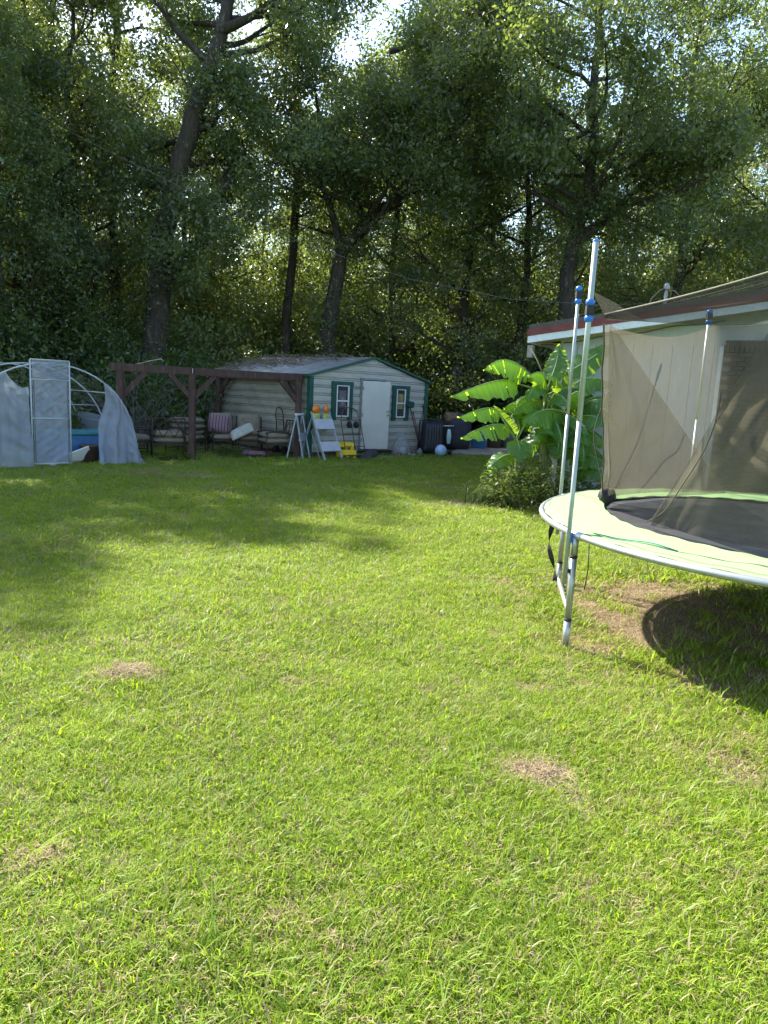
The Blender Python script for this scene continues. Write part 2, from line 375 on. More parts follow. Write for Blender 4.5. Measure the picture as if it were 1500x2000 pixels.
def make_tree(name, seed, poly, r0, spread, c0=.28, nprim=16, nsec=6, ntw=5, per=34, sp=.25, size=.12, bark=None, leaf=None, extra=(), low=.9, vines=0, away=False):
    """poly: trunk points from the base up; limbs grow from c0 of the trunk upwards; every twig end carries a clump of leaves"""
    rng = np.random.default_rng(seed); root = empty(name)
    wood = MB(); poly = [np.array(q, float) for q in poly]
    k = len(poly); rad = [r0 * (1.25 if i == 0 else 1) * (1 - .82 * (i / (k - 1)) ** 1.1) for i in range(k)]
    # finer, slightly crooked trunk
    P, R = [], []
    for i in range(k - 1):
        for t in np.linspace(0, 1, 5)[:-1]:
            P.append(poly[i] * (1 - t) + poly[i + 1] * t + rng.normal(0, .04, 3) * (i > 0 or t > 0)); R.append(rad[i] * (1 - t) + rad[i + 1] * t)
    P.append(poly[-1]); R.append(rad[-1]); wood.tube(P, R, 9)
    cen = []
    prim = []
    for i in range(nprim):
        s = c0 + (1 - c0) * ((i + rng.uniform(0, .8)) / nprim); x = s * (len(P) - 1); j = min(int(x), len(P) - 2)
        base = P[j] * (1 - (x - j)) + P[j + 1] * (x - j)
        az = i * 2.4 + rng.uniform(-.5, .5); el = rng.uniform(.05, .5) + .5 * max(0, s - .6)
        dy = math.sin(az)
        if away and dy < -.15: az = -az
        ln = spread * rng.uniform(.6, 1.1) * (1 - .55 * max(0, (s - .45) / .55)) * (low if s < c0 + .15 else 1)
        prim.append((base, (math.cos(az) * math.cos(el), math.sin(az) * math.cos(el), math.sin(el)), ln, R[j] * .5))
    for e in extra: prim.append((np.array(e[0], float), np.array(e[1], float) - np.array(e[0], float), float(np.linalg.norm(np.array(e[1]) - np.array(e[0]))), e[2]))
    for base, d, ln, rb in prim:
        pts = limb(rng, base, np.array(d) / np.linalg.norm(d), ln, 6, .05, .13)
        rb = min(max(rb, .035), .2); wood.tube(pts, [rb * (1 - .8 * q / 6) for q in range(7)], 6, caps=False)
        for sI in range(nsec):
            t = .3 + .7 * (sI + rng.uniform(0, 1)) / nsec; q = min(int(t * 6), 5); b2 = pts[q] * (1 - (t * 6 - q)) + pts[q + 1] * (t * 6 - q)
            if rng.uniform() < .30 * min(1, max(0, (b2[2] - 8.5) / 5)): continue
            d2 = rdir(rng, pts[q + 1] - pts[q], rng.uniform(.5, 1.2)); l2 = ln * rng.uniform(.25, .45)
            p2 = limb(rng, b2, d2, l2, 4, .02, .2); wood.tube(p2, [rb * .32 * (1 - .7 * z / 4) for z in range(5)], 4, caps=False)
            for tI in range(ntw):
                z = rng.choice([2, 3, 4, 4]); d3 = rdir(rng, p2[z] - p2[z - 1], rng.uniform(.4, 1.3)); l3 = rng.uniform(.5, 1.1)
                p3 = limb(rng, p2[z], d3, l3, 3, -.08, .2)
                if tI < 2: wood.tube(p3, [.012, .01, .008, .005], 3, caps=False)
                cen += [p3[2], p3[3]] if tI % 2 else [p3[3]]
    for i in range(vines):                                # leaves that climb the trunk
        x = rng.uniform(.02, .55) * (len(P) - 1); j = int(x); cen.append(P[j] + rng.normal(0, .35, 3))
    cen = np.array(cen)
    wood.build('trunk', bark or BARK, root)
    v, q, t = leaves_np(rng, cen, per, sp, size, .75)
    np_mesh('crown', v, q, leaf or LEAF_A, t, root)
    return root
def make_shrub(name, seed, h, r, n=55, per=55, size=.11, leaf=None, sp=.3):
    rng = np.random.default_rng(seed); root = empty(name); wood = MB(); cen = []
    for i in range(9):
        az = rng.uniform(0, 6.28); e = limb(rng, (rng.normal(0, r * .15), rng.normal(0, r * .15), -.05), (math.cos(az) * .45, math.sin(az) * .45, 1), h * rng.uniform(.55, 1.), 5, .05, .18)
        wood.tube(e, [.03, .026, .02, .016, .012, .006], 5, caps=False)
        for q in range(n // 9):
            z = rng.integers(1, 6); cen.append(e[z] + rng.normal(0, r * .34, 3) * np.array([1, 1, .55]))
    cen = np.array(cen); cen[:, 2] = np.abs(cen[:, 2]) + .1
    wood.build('stem', BARK, root)
    v, q, t = leaves_np(rng, cen, per, sp, size)
    np_mesh('foliage', v, q, leaf or LEAF_B, t, root)
    return root
BARK = M('bark', (.050, .040, .031), (.024, .020, .016), .95, 5, .9, aniso=(3, 3, .7), c3=(.11, .10, .085), scale3=2.2, th3=(.56, .66))
LEAF_A = leaf_mat('oak_leaf', (.030, .058, .030), (.125, .165, .072), (.27, .35, .05), .34, .45, spec=.65)
LEAF_B = leaf_mat('understory_leaf', (.028, .058, .020), (.075, .130, .032), (.20, .30, .03), .36, .45, spec=.7)
LEAF_C = leaf_mat('sweetgum_leaf', (.036, .066, .026), (.115, .165, .06), (.27, .34, .05), .34, .45, spec=.7)

def up(*p): return [tuple(q) for q in p]
G_FRONT, G_BACK, G_LEFT, G_UNDER = 'trees along the edge of the wood', 'trees deep in the wood', 'trees on the sunny side of the lawn', 'shrubs under the trees'
def base_of(u, Y): 
    q = at(u, 860, Y); return V(q.x, q.y, -.1)
# the leaning oak whose limbs frame the left half
Yb = 23.5
tp = [at(302, 905, Yb), at(303, 640, Yb), at(318, 480, Yb), at(345, 340, Yb), at(392, 190, Yb), at(425, 90, Yb), at(452, -20, Yb + .5), at(470, -160, Yb + 1), at(470, -260, Yb + 1)]
tp[0].z = -.1
o1 = make_tree('oak_tree', 11, tp, .42, 5.2, c0=.30, nprim=24, per=72, low=.8, vines=60, away=True,
    extra=[(at(330, 545, Yb), at(450, 440, Yb - .5), .2), (at(345, 520, Yb), at(410, 480, Yb - 1.2), .12), (at(425, 60, Yb), at(620, 30, Yb), .16), (at(350, 340, Yb), at(270, 330, Yb - .5), .1), (at(395, 200, Yb), at(425, 150, Yb - .4), .13)])
tag(o1, 'big oak with a thick trunk leaning right, forked above the pergola beam', 'tree', G_FRONT)
# the oak behind the shed with the long arched limb
Yc = 25.5
c2 = [at(628, 880, Yc), at(640, 640, Yc), at(668, 500, Yc), at(712, 430, Yc), at(775, 392, Yc - .4), at(850, 330, Yc - 1), at(900, 230, Yc - 1.3), at(915, 120, Yc - 1.2)]; c2[0].z = -.1
o2 = make_tree('oak_tree', 23, c2, .30, 4.6, c0=.36, nprim=22, per=72, low=.9, extra=[(at(668, 500, Yc), at(640, 330, Yc), .2), (at(640, 330, Yc), at(620, 160, Yc), .14), (at(712, 430, Yc), at(560, 300, Yc - .5), .16), (at(760, 100, Yc), at(850, 85, Yc), .1)], vines=60)
tag(o2, 'dark spreading oak behind the shed with one long arched limb', 'tree', G_FRONT)
Yd = 23.0
c3 = [at(1085, 880, Yd), at(1105, 560, Yd), at(1122, 460, Yd), at(1150, 390, Yd), at(1155, 250, Yd), at(1165, 120, Yd), at(1180, 0, Yd), at(1180, -110, Yd)]; c3[0].z = -.1
o3 = make_tree('oak_tree', 37, c3, .26, 5.2, c0=.28, nprim=24, per=72, vines=40, extra=[(at(1190, 425, Yd), at(1280, 345, Yd - .6), .16), (at(1125, 470, Yd), at(1200, 415, Yd), .2), (at(1280, 345, Yd - .6), at(1400, 300, Yd - 1), .11), (at(1155, 250, Yd), at(1060, 330, Yd), .1)])
tag(o3, 'broad oak rising behind the near corner of the white walled house', 'tree', G_FRONT)
# two kinds of straight wood trees, each copied along the edge and behind
tA = make_tree('wood_tree', 51, [(0, 0, -.1), (.1, 0, 4), (-.1, .2, 8), (.2, .1, 12), (.3, 0, 16), (.2, 0, 19.5)], .26, 3.6, c0=.10, nprim=22, per=62, size=.105)
tB = make_tree('wood_tree', 64, [(0, 0, -.1), (-.1, .1, 5), (.3, 0, 10), (.2, .3, 15), (.5, .2, 19), (.4, .2, 22.5)], .22, 3.2, c0=.34, nprim=19, per=52, leaf=LEAF_C, size=.14)
tC = make_tree('wood_tree', 77, [(0, 0, -.1), (.3, 0, 3), (.5, .3, 6), (.2, .4, 9.5), (.4, .2, 13)], .2, 3.6, c0=.07, nprim=18, per=58, size=.12)
WT = dict(A=tA, B=tB, C=tC); used = set()
def wood_tree(kind, u, Y, rz, sc, label, group):
    b = base_of(u, Y); src = WT[kind]
    if kind in used: o = clone(src, b, rz, (sc, sc, sc), label)
    else:
        used.add(kind); o = src; o.location = b; o.rotation_euler = (0, 0, rz); o.scale = (sc, sc, sc)
    tag(o, label, 'tree', group); return o
def wood_tree_xy(kind, x, y, rz, sc, label, group):
    src = WT[kind]; o = clone(src, (x, y, -.05), rz, (sc, sc, sc), label); tag(o, label, 'tree', group); return o
wood_tree('A', 60, 24.0, .4, .76, 'dense tree at the left edge of the photo above the greenhouse', G_FRONT)
wood_tree('C', 175, 25.5, 1.9, 1.15, 'low branching tree between the greenhouse door and the leaning oak', G_FRONT)
wood_tree('B', 560, 27.5, .9, .9, 'slim dark trunk straight above the middle of the pergola and shed', G_FRONT)
wood_tree('C', 770, 29.0, 3.3, 1.05, 'small tree just behind the peak of the shed roof', G_FRONT)
wood_tree('A', 886, 27.0, 5.1, .86, 'straight dark trunk between the shed and the banana plants', G_FRONT)
wood_tree('C', 985, 27.5, .2, 1.1, 'leafy low tree behind the plant pots by the driveway', G_FRONT)
wood_tree('A', 1290, 25.0, 2.6, .8, 'dark tree behind the roof of the house near the mast', G_FRONT)
wood_tree('B', 1440, 26.5, 4.2, .8, 'tree at the right edge of the photo behind the red roof edge', G_FRONT)
wood_tree('C', 1560, 24.5, 2.2, 1.25, 'spreading tree behind the house, mostly past the right edge', G_FRONT)
far = 'tall tree deep in the wood, only leaves and bits of trunk showing between nearer ones'
rg = random.Random(5)
for i, (u, Y, kd, sc) in enumerate([(-60, 31, 'B', 1.), (30, 36, 'A', 1.1), (120, 30, 'A', .95), (235, 34, 'B', 1.0), (410, 32, 'A', .95), (500, 38, 'B', 1.05), (650, 33, 'A', .98), (700, 40, 'B', 1.1), (850, 34, 'B', 1.05), (940, 39, 'A', 1.15), (1010, 33, 'B', .98), (1090, 37, 'A', 1.05), (1200, 32, 'B', .95), (1330, 36, 'A', 1.1), (1400, 32, 'B', 1.), (1520, 34, 'A', 1.), (330, 42, 'A', 1.15), (600, 45, 'A', 1.2), (800, 46, 'A', 1.2), (1150, 45, 'B', 1.2), (160, 44, 'B', 1.2), (1300, 46, 'A', 1.25), (355, 30.5, 'B', 1.1), (800, 31, 'B', 1.0), (90, 33, 'B', 1.0), (1470, 38, 'B', 1.1)]):
    wood_tree(kd, u, Y, rg.uniform(0, 6.28), sc * rg.uniform(.62, .78), far, G_BACK)
# the wood bends round the left side of the lawn; these throw the long shadows over the grass
SIDE_TREES = [(-14.5, 15.3, 'C', .84), (-13.0, 17.9, 'C', .82), (-11.2, 22.4, 'C', .9), (-12.4, 18.2, 'B', .56), (-10.9, 20.6, 'B', .5), (-18, 18.5, 'A', .80), (-16.5, 23, 'A', .86), (-20.5, 13, 'C', 1.1), (-13.5, 22, 'C', .98), (-22, 20, 'B', .9), (-12, 26, 'A', .95), (-11, 29, 'B', 1.)]
side = 'tree of the wood left of the lawn whose shadow falls across the grass'
for x, y, kd, sc in SIDE_TREES:
    wood_tree_xy(kd, x, y, rg.uniform(0, 6.28), sc, side, G_LEFT)
# understory
sA = make_shrub('wood_shrub', 5, 3.4, 1.7, 110, 70); sB = make_shrub('wood_shrub', 8, 2.2, 1.5, 90, 70, leaf=LEAF_A); sC = make_shrub('wood_shrub', 9, 4.6, 1.9, 130, 60, leaf=LEAF_C)
sD = make_shrub('wood_shrub', 14, 7.0, 2.6, 300, 60, size=.13, leaf=LEAF_C, sp=.42); SH = dict(A=sA, B=sB, C=sC, D=sD); su = set()
def shrub(kd, x, y, sc, label, hz=1.):
    src = SH[kd]; rz = rg.uniform(0, 6.28)
    if kd in su: o = clone(src, (x, y, 0), rz, (sc, sc, sc * hz), label)
    else:
        su.add(kd); o = src; o.location = (x, y, 0); o.rotation_euler = (0, 0, rz); o.scale = (sc, sc, sc * hz)
    tag(o, label, 'shrub', G_UNDER)
shrub('B', -8.6, 17.6, 1., 'dark bush right behind the greenhouse hoop'); shrub('A', -6.3, 20.8, 1., 'tall bush behind the left chairs under the pergola')
shrub('C', -4.9, 24.2, .8, 'bush filling the gap between pergola post and shed wall')
us = 'leafy shrub of the thicket along the foot of the wood'
for i in range(34):
    x = -17 + i * .98 + rg.uniform(-.4, .4); y = 26.5 + rg.uniform(-1.2, 2.5) + (1.5 if x > -1 else 0) + (1.0 if x > 5 else 0)
    if x < -7: y -= 3.0
    shrub('ABC'[i % 3], x, y, rg.uniform(.75, 1.25), us)
for i in range(22):
    shrub('CA'[i % 2], -26 + i * 2.6 + rg.uniform(-.8, .8), 34 + rg.uniform(-2, 4), rg.uniform(1.1, 1.6), us)
for i in range(30):
    shrub('D', -24 + i * 1.7 + rg.uniform(-.6, .6), 30.5 + rg.uniform(-1.5, 3.5), rg.uniform(.75, 1.2), us)
for i in range(16):
    shrub('D', -25 + i * 3.3 + rg.uniform(-.9, .9), 38 + rg.uniform(-1.5, 4), rg.uniform(1.2, 1.6), us)
for x, y in ((-12.5, 19), (-13.8, 16.2), (-14.4, 21.5), (-10.6, 20.5)): shrub('A', x, y, 1.2, us)
ORD = 'first second third fourth fifth sixth seventh eighth ninth tenth eleventh twelfth thirteenth fourteenth fifteenth sixteenth seventeenth eighteenth nineteenth twentieth'.split()
def ordinal(k): return ORD[k] if k < 20 else ('twenty ' + ORD[k - 20] if k < 29 else 'thirty ' + ORD[k - 30] if k > 29 else 'thirtieth')
def number_row(obs, fmt):
    for k, o in enumerate(sorted(obs, key=lambda o: o.location.x / max(1., o.location.y))): o['label'] = fmt % ordinal(k)
bt_ = [o for o in COL.objects if o.get('group') == G_BACK]
number_row([o for o in bt_ if o.location.y < 34.5], '%s tree from the left in the row just behind the front trees')
number_row([o for o in bt_ if 34.5 <= o.location.y < 41], '%s tree from the left in the middle depth of the wood')
number_row([o for o in bt_ if o.location.y >= 41], '%s tree from the left at the back of the wood')
number_row([o for o in COL.objects if o.get('group') == G_LEFT], '%s tree from the left in the wood left of the photo, shading the lawn')
bs_ = [o for o in COL.objects if o.get('label') == us]
sd5 = [o for o in bs_ if any(c.data == sD.children[0].data for c in o.children)]
number_row([o for o in sd5 if o.location.y < 35.5], '%s tall bush from the left in the middle of the thicket')
number_row([o for o in sd5 if o.location.y >= 35.5], '%s tall bush from the left at the back of the thicket')
bs_ = [o for o in bs_ if o not in sd5]
number_row([o for o in bs_ if o.location.y < 22.5], '%s bush from the left beyond the left edge behind the greenhouse')
number_row([o for o in bs_ if 22.5 <= o.location.y < 31.5], '%s low bush from the left along the front of the thicket')
number_row([o for o in bs_ if o.location.y >= 31.5], '%s bush from the left in the far row of the thicket')
# far mass of leaves that closes the view under the crowns
rng = np.random.default_rng(99)
N = 6000; cx = rng.uniform(-60, 60, N); cy = rng.uniform(52, 62, N); cz = rng.uniform(0, 1, N) ** 1.3 * (15 + 4 * np.sin(cx * .4))
v, q, t = leaves_np(rng, np.stack([cx, cy, cz], 1), 60, 1.1, .25)
tag(np_mesh('distant_woodland', v, q, LEAF_C, t), 'far green mass of woodland seen through the trees', 'woodland', kind='stuff')
# ------------------------------------------------------------------ shed
SIDING = M('painted_siding', (.46, .445, .395), (.39, .375, .33), .55, 3, .05, spec=.4, c3=(.31, .31, .27), scale3=1.6, th3=(.52, .75), aniso=(1, 1, 3))
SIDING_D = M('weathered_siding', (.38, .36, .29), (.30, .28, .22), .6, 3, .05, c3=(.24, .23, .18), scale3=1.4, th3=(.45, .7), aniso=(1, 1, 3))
GREEN = M('green_trim', (.016, .085, .062), (.012, .06, .045), .5, 9, .05)
WHITE = M('white_paint', (.72, .72, .70), (.6, .6, .58), .5, 8)
TIN = M('tin_roof', (.48, .51, .56), (.34, .36, .40), .38, 4, .05, metal=.6, c3=(.30, .27, .23), scale3=2.5)
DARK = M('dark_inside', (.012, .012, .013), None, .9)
GLASS = M('window_glass', (.05, .055, .06), (.035, .035, .04), .08, 2, spec=.8)
SW, SD, EV, AP = 4.28, 4.95, 2.06, 2.60
shed = empty('shed', (-2.01, 18.27, 0), math.atan2(.702, .712), 'pale metal sided shed with green trim and a white door left ajar', 'shed')
PROF = [(.030, 0), (.030, .016), (-.012, .020), (-.012, .040), (.026, .044), (.026, .066), (-.012, .070), (-.012, .090), (.026, .094), (.030, .203)]
def zt(x): return EV + (AP - EV) * (1 - abs(x - SW / 2) / (SW / 2))
zb = .14
rows = int((AP - zb) / .203) + 1
for k in range(rows):
    z0 = zb + k * .203; mb = MB(); P = []
    for o_, z in PROF:
        Z = min(z0 + z, AP - .005)
        xl = 0 if Z < EV else (Z - EV) / (AP - EV) * SW / 2
        P += [(xl, -o_, Z), (SW - xl, -o_, Z)]
    P += [(P[-1][0], .03, P[-1][2]), (0 if z0 < EV else P[0][0], .03, z0)]
    m_ = len(PROF)
    F = [(2 * i, 2 * i + 1, 2 * i + 3, 2 * i + 2) for i in range(m_ - 1)]
    mb.add(P[:2 * m_], F)
    if P[1][0] - P[0][0] > .1: mb.build('siding_panel', SIDING, shed)
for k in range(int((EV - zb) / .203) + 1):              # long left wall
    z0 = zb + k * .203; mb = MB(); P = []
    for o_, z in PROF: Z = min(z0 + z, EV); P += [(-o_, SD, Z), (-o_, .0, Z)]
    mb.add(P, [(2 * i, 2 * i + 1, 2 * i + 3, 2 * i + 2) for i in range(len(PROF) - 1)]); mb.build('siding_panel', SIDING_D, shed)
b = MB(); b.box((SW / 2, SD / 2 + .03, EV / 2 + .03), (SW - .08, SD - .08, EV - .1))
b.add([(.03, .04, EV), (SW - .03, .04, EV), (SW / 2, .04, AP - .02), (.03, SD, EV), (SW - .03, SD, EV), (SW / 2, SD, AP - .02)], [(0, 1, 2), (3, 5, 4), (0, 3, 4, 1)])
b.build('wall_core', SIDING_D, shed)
b = MB(); b.box((SW / 2, SD / 2, .05), (SW - .1, SD - .1, .16)); b.build('floor_frame', M('old_wood', (.13, .10, .08), (.07, .055, .045), .9, 8, .4), shed)
# corrugated roof sheets
def sheet(y0, y1, left):
    mb = MB(); nx_ = 26
    def f(u, v):
        y = y0 + (y1 - y0) * u; s = -.12 + v * (SW / 2 + .12)
        z = EV + (AP - EV) * s / (SW / 2) + .05 + .012 * math.cos(y * 2 * math.pi / .09)
        return (s if left else SW - s, y, z)
    mb.grid(nx_, 3, f); mb.build('roof_sheet', TIN, shed)
ny = 6
for k in range(ny):
    for lf in (True, False):
        y0 = -.10 + k * (SD + .22) / ny; sheet(y0 - .02, y0 + (SD + .22) / ny, lf)
for sx in (1, -1):
    a = V(SW / 2 - sx * (SW / 2 + .1), -.06, EV + .015); e = V(SW / 2, -.06, AP + .035)
    MB().bar(a, e, .05, .12, up=V(0, 1, 0)).build('rake_trim', GREEN, shed)
    MB().box((SW / 2 - sx * (SW / 2 - .005), -.005, EV / 2 + .06), (.12, .12, EV - .12)).build('corner_trim', GREEN, shed)
MB().box((-.11, SD / 2, EV + .01), (.03, SD + .2, .07)).build('eave_trim', GREEN, shed)
def window(x0, x1, z0, z1, ox0, ox1, oz1, curtain):
    w_ = MB().box(((x0 + x1) / 2, -.025, (z0 + z1) / 2), (x1 - x0, .05, z1 - z0)).build('window', GLASS, shed)
    for xa in (x0, x1): MB().box((xa, -.045, (z0 + z1) / 2), (.035, .06, z1 - z0 + .03)).build('frame', WHITE, w_)
    for za in (z0, (z0 + z1) / 2, z1): MB().box(((x0 + x1) / 2, -.047, za), (x1 - x0, .06, .035)).build('frame', WHITE, w_)
    if curtain: MB().box(((x0 + x1) / 2, -.054, (z0 + z1) / 2 + .05), ((x1 - x0) * .62, .006, (z1 - z0) * .55)).build('curtain', curtain, w_)
    for a_, b_ in ((ox0, x0 - .02), (x1 + .02, ox1)): MB().box(((a_ + b_) / 2, -.045, (oz1 + .97) / 2), (b_ - a_, .06, oz1 - .97)).build('trim_board', GREEN, w_)
    MB().box(((ox0 + ox1) / 2, -.048, oz1 - .045), (ox1 - ox0 + .02, .065, .10)).build('trim_board', GREEN, w_)
window(.845, 1.245, 1.07, 1.86, .68, 1.39, 1.96, M('window_poster', (.16, .14, .15), (.07, .06, .06), .6, 6, c3=(.3, .28, .26), scale3=4))
window(3.05, 3.38, 1.07, 1.84, 2.89, 3.55, 1.94, M('window_curtain', (.33, .27, .10), (.16, .12, .05), .7, 5))
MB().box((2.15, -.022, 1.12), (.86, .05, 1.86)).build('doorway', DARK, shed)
for xa in (1.70, 2.60): MB().box((xa, -.045, 1.12), (.05, .06, 1.90)).build('door_frame', M('grey_metal', (.30, .31, .31), (.22, .22, .22), .5, 10, metal=.3), shed)
MB().box((2.15, -.045, 2.07), (.95, .062, .05)).build('door_frame', MATS['grey_metal'], shed)
DOORW = M('door_white', (.56, .54, .49), (.50, .48, .43), .4, 2, c3=(.5, .49, .46), scale3=2, th3=(.6, .8))
dr = MB().box((.43, 0, .91), (.86, .045, 1.82)).build('door', DOORW, shed, bevel=.006)
dr.location = (1.70, -.10, .20); dr.rotation_euler = (0, 0, math.radians(-13))
MB().lathe([(0, -.07), (.028, -.07), (.03, -.05), (.012, -.035), (.012, 0)], (.79, -.02, .93), 12, RX(math.radians(-90))).build('handle', M('brass', (.45, .40, .30), None, .3, metal=1.), dr)
MB().lathe([(0, -.03), (.024, -.03), (.026, 0)], (.79, -.02, 1.03), 12, RX(math.radians(-90))).build('deadbolt', MATS['brass'], dr)
for z in (.25, .92, 1.62): MB().box((.012, -.03, z), (.03, .02, .10)).build('hinge', MATS['grey_metal'], dr)
# leaf and twig litter on the roof
rng = np.random.default_rng(3); tw = MB()
for i in range(460):
    s = abs(rng.normal(1.2, .55)); s = min(s, SW / 2); y = SD * rng.uniform(.0, 1.0) ** .55;
    if y < 1.5 and s < 1.4: continue 
    z = EV + (AP - EV) * s / (SW / 2) + .075; a = rng.uniform(0, 3.14); l = rng.uniform(.08, .42)
    tw.bar((s - math.cos(a) * l / 2, y - math.sin(a) * l / 2, z + rng.uniform(-.01, .05)), (s + math.cos(a) * l / 2, y + math.sin(a) * l / 2, z + rng.uniform(0, .14)), .012)
lit = tw.build('roof_litter', M('dead_twigs', (.20, .155, .105), (.09, .07, .05), .95, 5)); lit.location = shed.location; lit.rotation_euler = shed.rotation_euler
tag(lit, 'dry twigs and dead leaves lying on the shed roof', 'litter', kind='stuff')
sm = V(*[c for c in shed.location]); ex = V(.712, .702, 0); ey = V(-.702, .712, 0)
def SHP(x, y, z=0): return sm + ex * x + ey * y + V(0, 0, z)

# ------------------------------------------------------------------ pergola
STAIN = M('stained_wood', (.070, .036, .028), (.040, .022, .018), .8, 6, .35, aniso=(6, 6, 1.2), c3=(.11, .065, .048), scale3=3)
perg = empty('pergola', (-4.47, 16.42, 0), 0, 'dark red stained timber pergola frame with braced posts beside the shed', 'pergola')
def pp(v): return v - V(-4.47, 16.42, 0)
P1 = V(-4.47, 16.42, 0); P2 = SHP(-.22, .18); dirb = (P2 - P1).normalized(); P0 = P1 - dirb * 1.62
P3 = SHP(-.22, 3.0 + .95); back = (P3 - P2).normalized(); P4 = P1 + back * 4.0
for q in (P1, P2, P0, P3):
    MB().bar(pp(q), pp(q + V(0, 0, 1.92)), .14).build('post', STAIN, perg, bevel=.008)
bw = .06
MB().bar(pp(P0 - dirb * .22 + V(0, 0, 2.0)), pp(P1 + dirb * .02 + V(0, 0, 2.0)), .09, .16).build('beam', STAIN, perg)
MB().bar(pp(P1 + dirb * .03 + V(0, 0, 2.0)), pp(P2 + dirb * .1 + V(0, 0, 2.005)), .09, .165).build('beam', STAIN, perg)
MB().bar(pp(P2 + back * .06 + V(0, 0, 1.99)), pp(P3 + back * .3 + V(0, 0, 1.99)), .09, .16).build('beam', STAIN, perg)
def brace(q, d):
    MB().bar(pp(q + d * .05 + V(0, 0, 1.42)), pp(q + d * .55 + V(0, 0, 1.93)), .065, .11).build('brace', STAIN, perg)
for q, d in ((P1, dirb), (P1, -dirb), (P2, -dirb), (P2, back), (P3, -back), (P3, back), (P0, dirb)): brace(q, d)
MB().bar(pp(P1 + V(.03, -.075, 1.95)), pp(P1 + V(.03, -.075, 2.06)), .03, .01).build('strap_plate', M('galvanised', (.45, .47, .48), (.32, .33, .34), .4, 14, metal=.8), perg)
stick = MB().tube([pp(P1) + V(-1.3, .1, 2.09), pp(P1) + V(-1.0, .08, 2.18), pp(P1) + V(-.72, .05, 2.24), pp(P1) + V(-.66, .05, 2.19)], [.02, .018, .015, .01], 6)
so_ = stick.build('fallen_branch', M('pale_wood', (.30, .26, .20), (.2, .17, .13), .9, 8)); so_.location = perg.location
tag(so_, 'pale broken branch lying on top of the pergola beam', 'branch')
# dry bush of bare twigs by the greenhouse
rng = np.random.default_rng(12); bt = MB(); bb = at(262, 885, 18.6); bb.z = 0
for i in range(46):
    d = rng.normal(0, 1, 3) * np.array([.55, .4, .25]) + np.array([-.15, 0, .9]); d /= np.linalg.norm(d)
    L1 = limb(rng, (rng.normal(0, .15), rng.normal(0, .15), 0), d, rng.uniform(1.2, 3.2), 7, -.05, .2); bt.tube(L1, [.014, .012, .01, .008, .007, .006, .005, .003], 4, caps=False)
    for q in range(5):
        j = rng.integers(2, 7); bt.tube(limb(rng, L1[j], rdir(rng, L1[j] - L1[j - 1], .8), rng.uniform(.3, .8), 4, -.05, .25), [.006, .005, .004, .003, .002], 3, caps=False)
db = bt.build('dead_bush', M('grey_twigs', (.20, .18, .155), (.12, .105, .09), .95, 6)); db.location = bb
tag(db, 'tangle of bare grey twigs between the greenhouse and the pergola', 'bush')

# ------------------------------------------------------------------ greenhouse
FILM = film_mat('greenhouse_film', (.46, .51, .60), .74, (.52, .57, .66), rough=.24, spec=.8, fold=.4)
PIPE = M('white_pipe', (.44, .47, .48), (.34, .37, .38), .45, 10)
gh = empty('greenhouse', (-6.57, 14.02, 0), 0, 'hoop greenhouse of torn milky plastic with a framed film door', 'greenhouse')
gd = V(.566, .824, 0).normalized()                       # along the front, rising to the right and away
gd = V(.72, .694, 0); gd.normalize(); gn = V(-gd.y, gd.x, 0)
def ghp(s, z, dep=0.): return gd * s + gn * dep + V(0, 0, z)
def hoop(t): a = math.pi * (1 - t); return math.cos(a) * 1.72, max(0, math.sin(a)) ** .8 * 1.98
HC = .02
for dep in (0, 1.5, 3.0):
    MB().tube([ghp(HC + hoop(t)[0], hoop(t)[1], dep) for t in np.linspace(0, 1, 25)], .016, 6).build('hoop', PIPE, gh)
for s_, z in ((HC, 1.98), (-1.2, 1.45), (1.25, 1.45), (1.62, .8)):
    MB().tube([ghp(s_, z, 0), ghp(s_, z, 3.0)], .013, 6).build('rail', PIPE, gh)
MB().tube([ghp(.62, 0, 1.5), ghp(.62, 1.15, 1.5), ghp(.35, 1.45, 1.5)], .012, 6).build('inner_pole', PIPE, gh)
MB().tube([ghp(.35, 1.15, 1.5), ghp(1.5, 1.15, 1.5)], .012, 6).build('inner_rail', PIPE, gh)
# door with frame
dx0, dx1 = -.36, .36
door = MB()
def dfilm(z0, z1, seed):
    r_ = random.Random(seed); ph = [r_.uniform(0, 6) for _ in range(5)]
    def f(u, v):
        s = dx0 + .03 + (dx1 - dx0 - .06) * u; z = z0 + (z1 - z0) * v
        e = 16 * u * (1 - u) * v * (1 - v)
        o = .012 * math.sin(9 * u - 7 * v + ph[0]) + .008 * math.sin(21 * u + 15 * v + ph[1]) + .006 * math.sin(34 * v - 18 * u + ph[2])
        return ghp(s, z, -.03 - o * (e ** .4) * 2.2)
    return MB().grid(22, 26, f)
dp = empty('door'); dp.parent = gh
for z0, z1, sd in ((.06, .92, 1), (.94, 1.66, 2), (1.69, 2.04, 3)): dfilm(z0, z1, sd).build('film_panel', FILM, dp)
for s_ in (dx0, dx1): MB().tube([ghp(s_, 0, -.03), ghp(s_, 2.04, -.03)], .016, 6).build('frame_tube', PIPE, dp)
for z in (.05, .93, 1.67, 2.04): MB().tube([ghp(dx0, z, -.03), ghp(dx1, z, -.03)], .015, 6).build('frame_tube', PIPE, dp)
for s_ in (dx0 + .05, dx1 - .05): MB().bar(ghp(s_, .06, -.045), ghp(s_, 1.66, -.045), .008, .004).build('dark_seam', M('black_rubber', (.02, .02, .022), None, .7), dp)
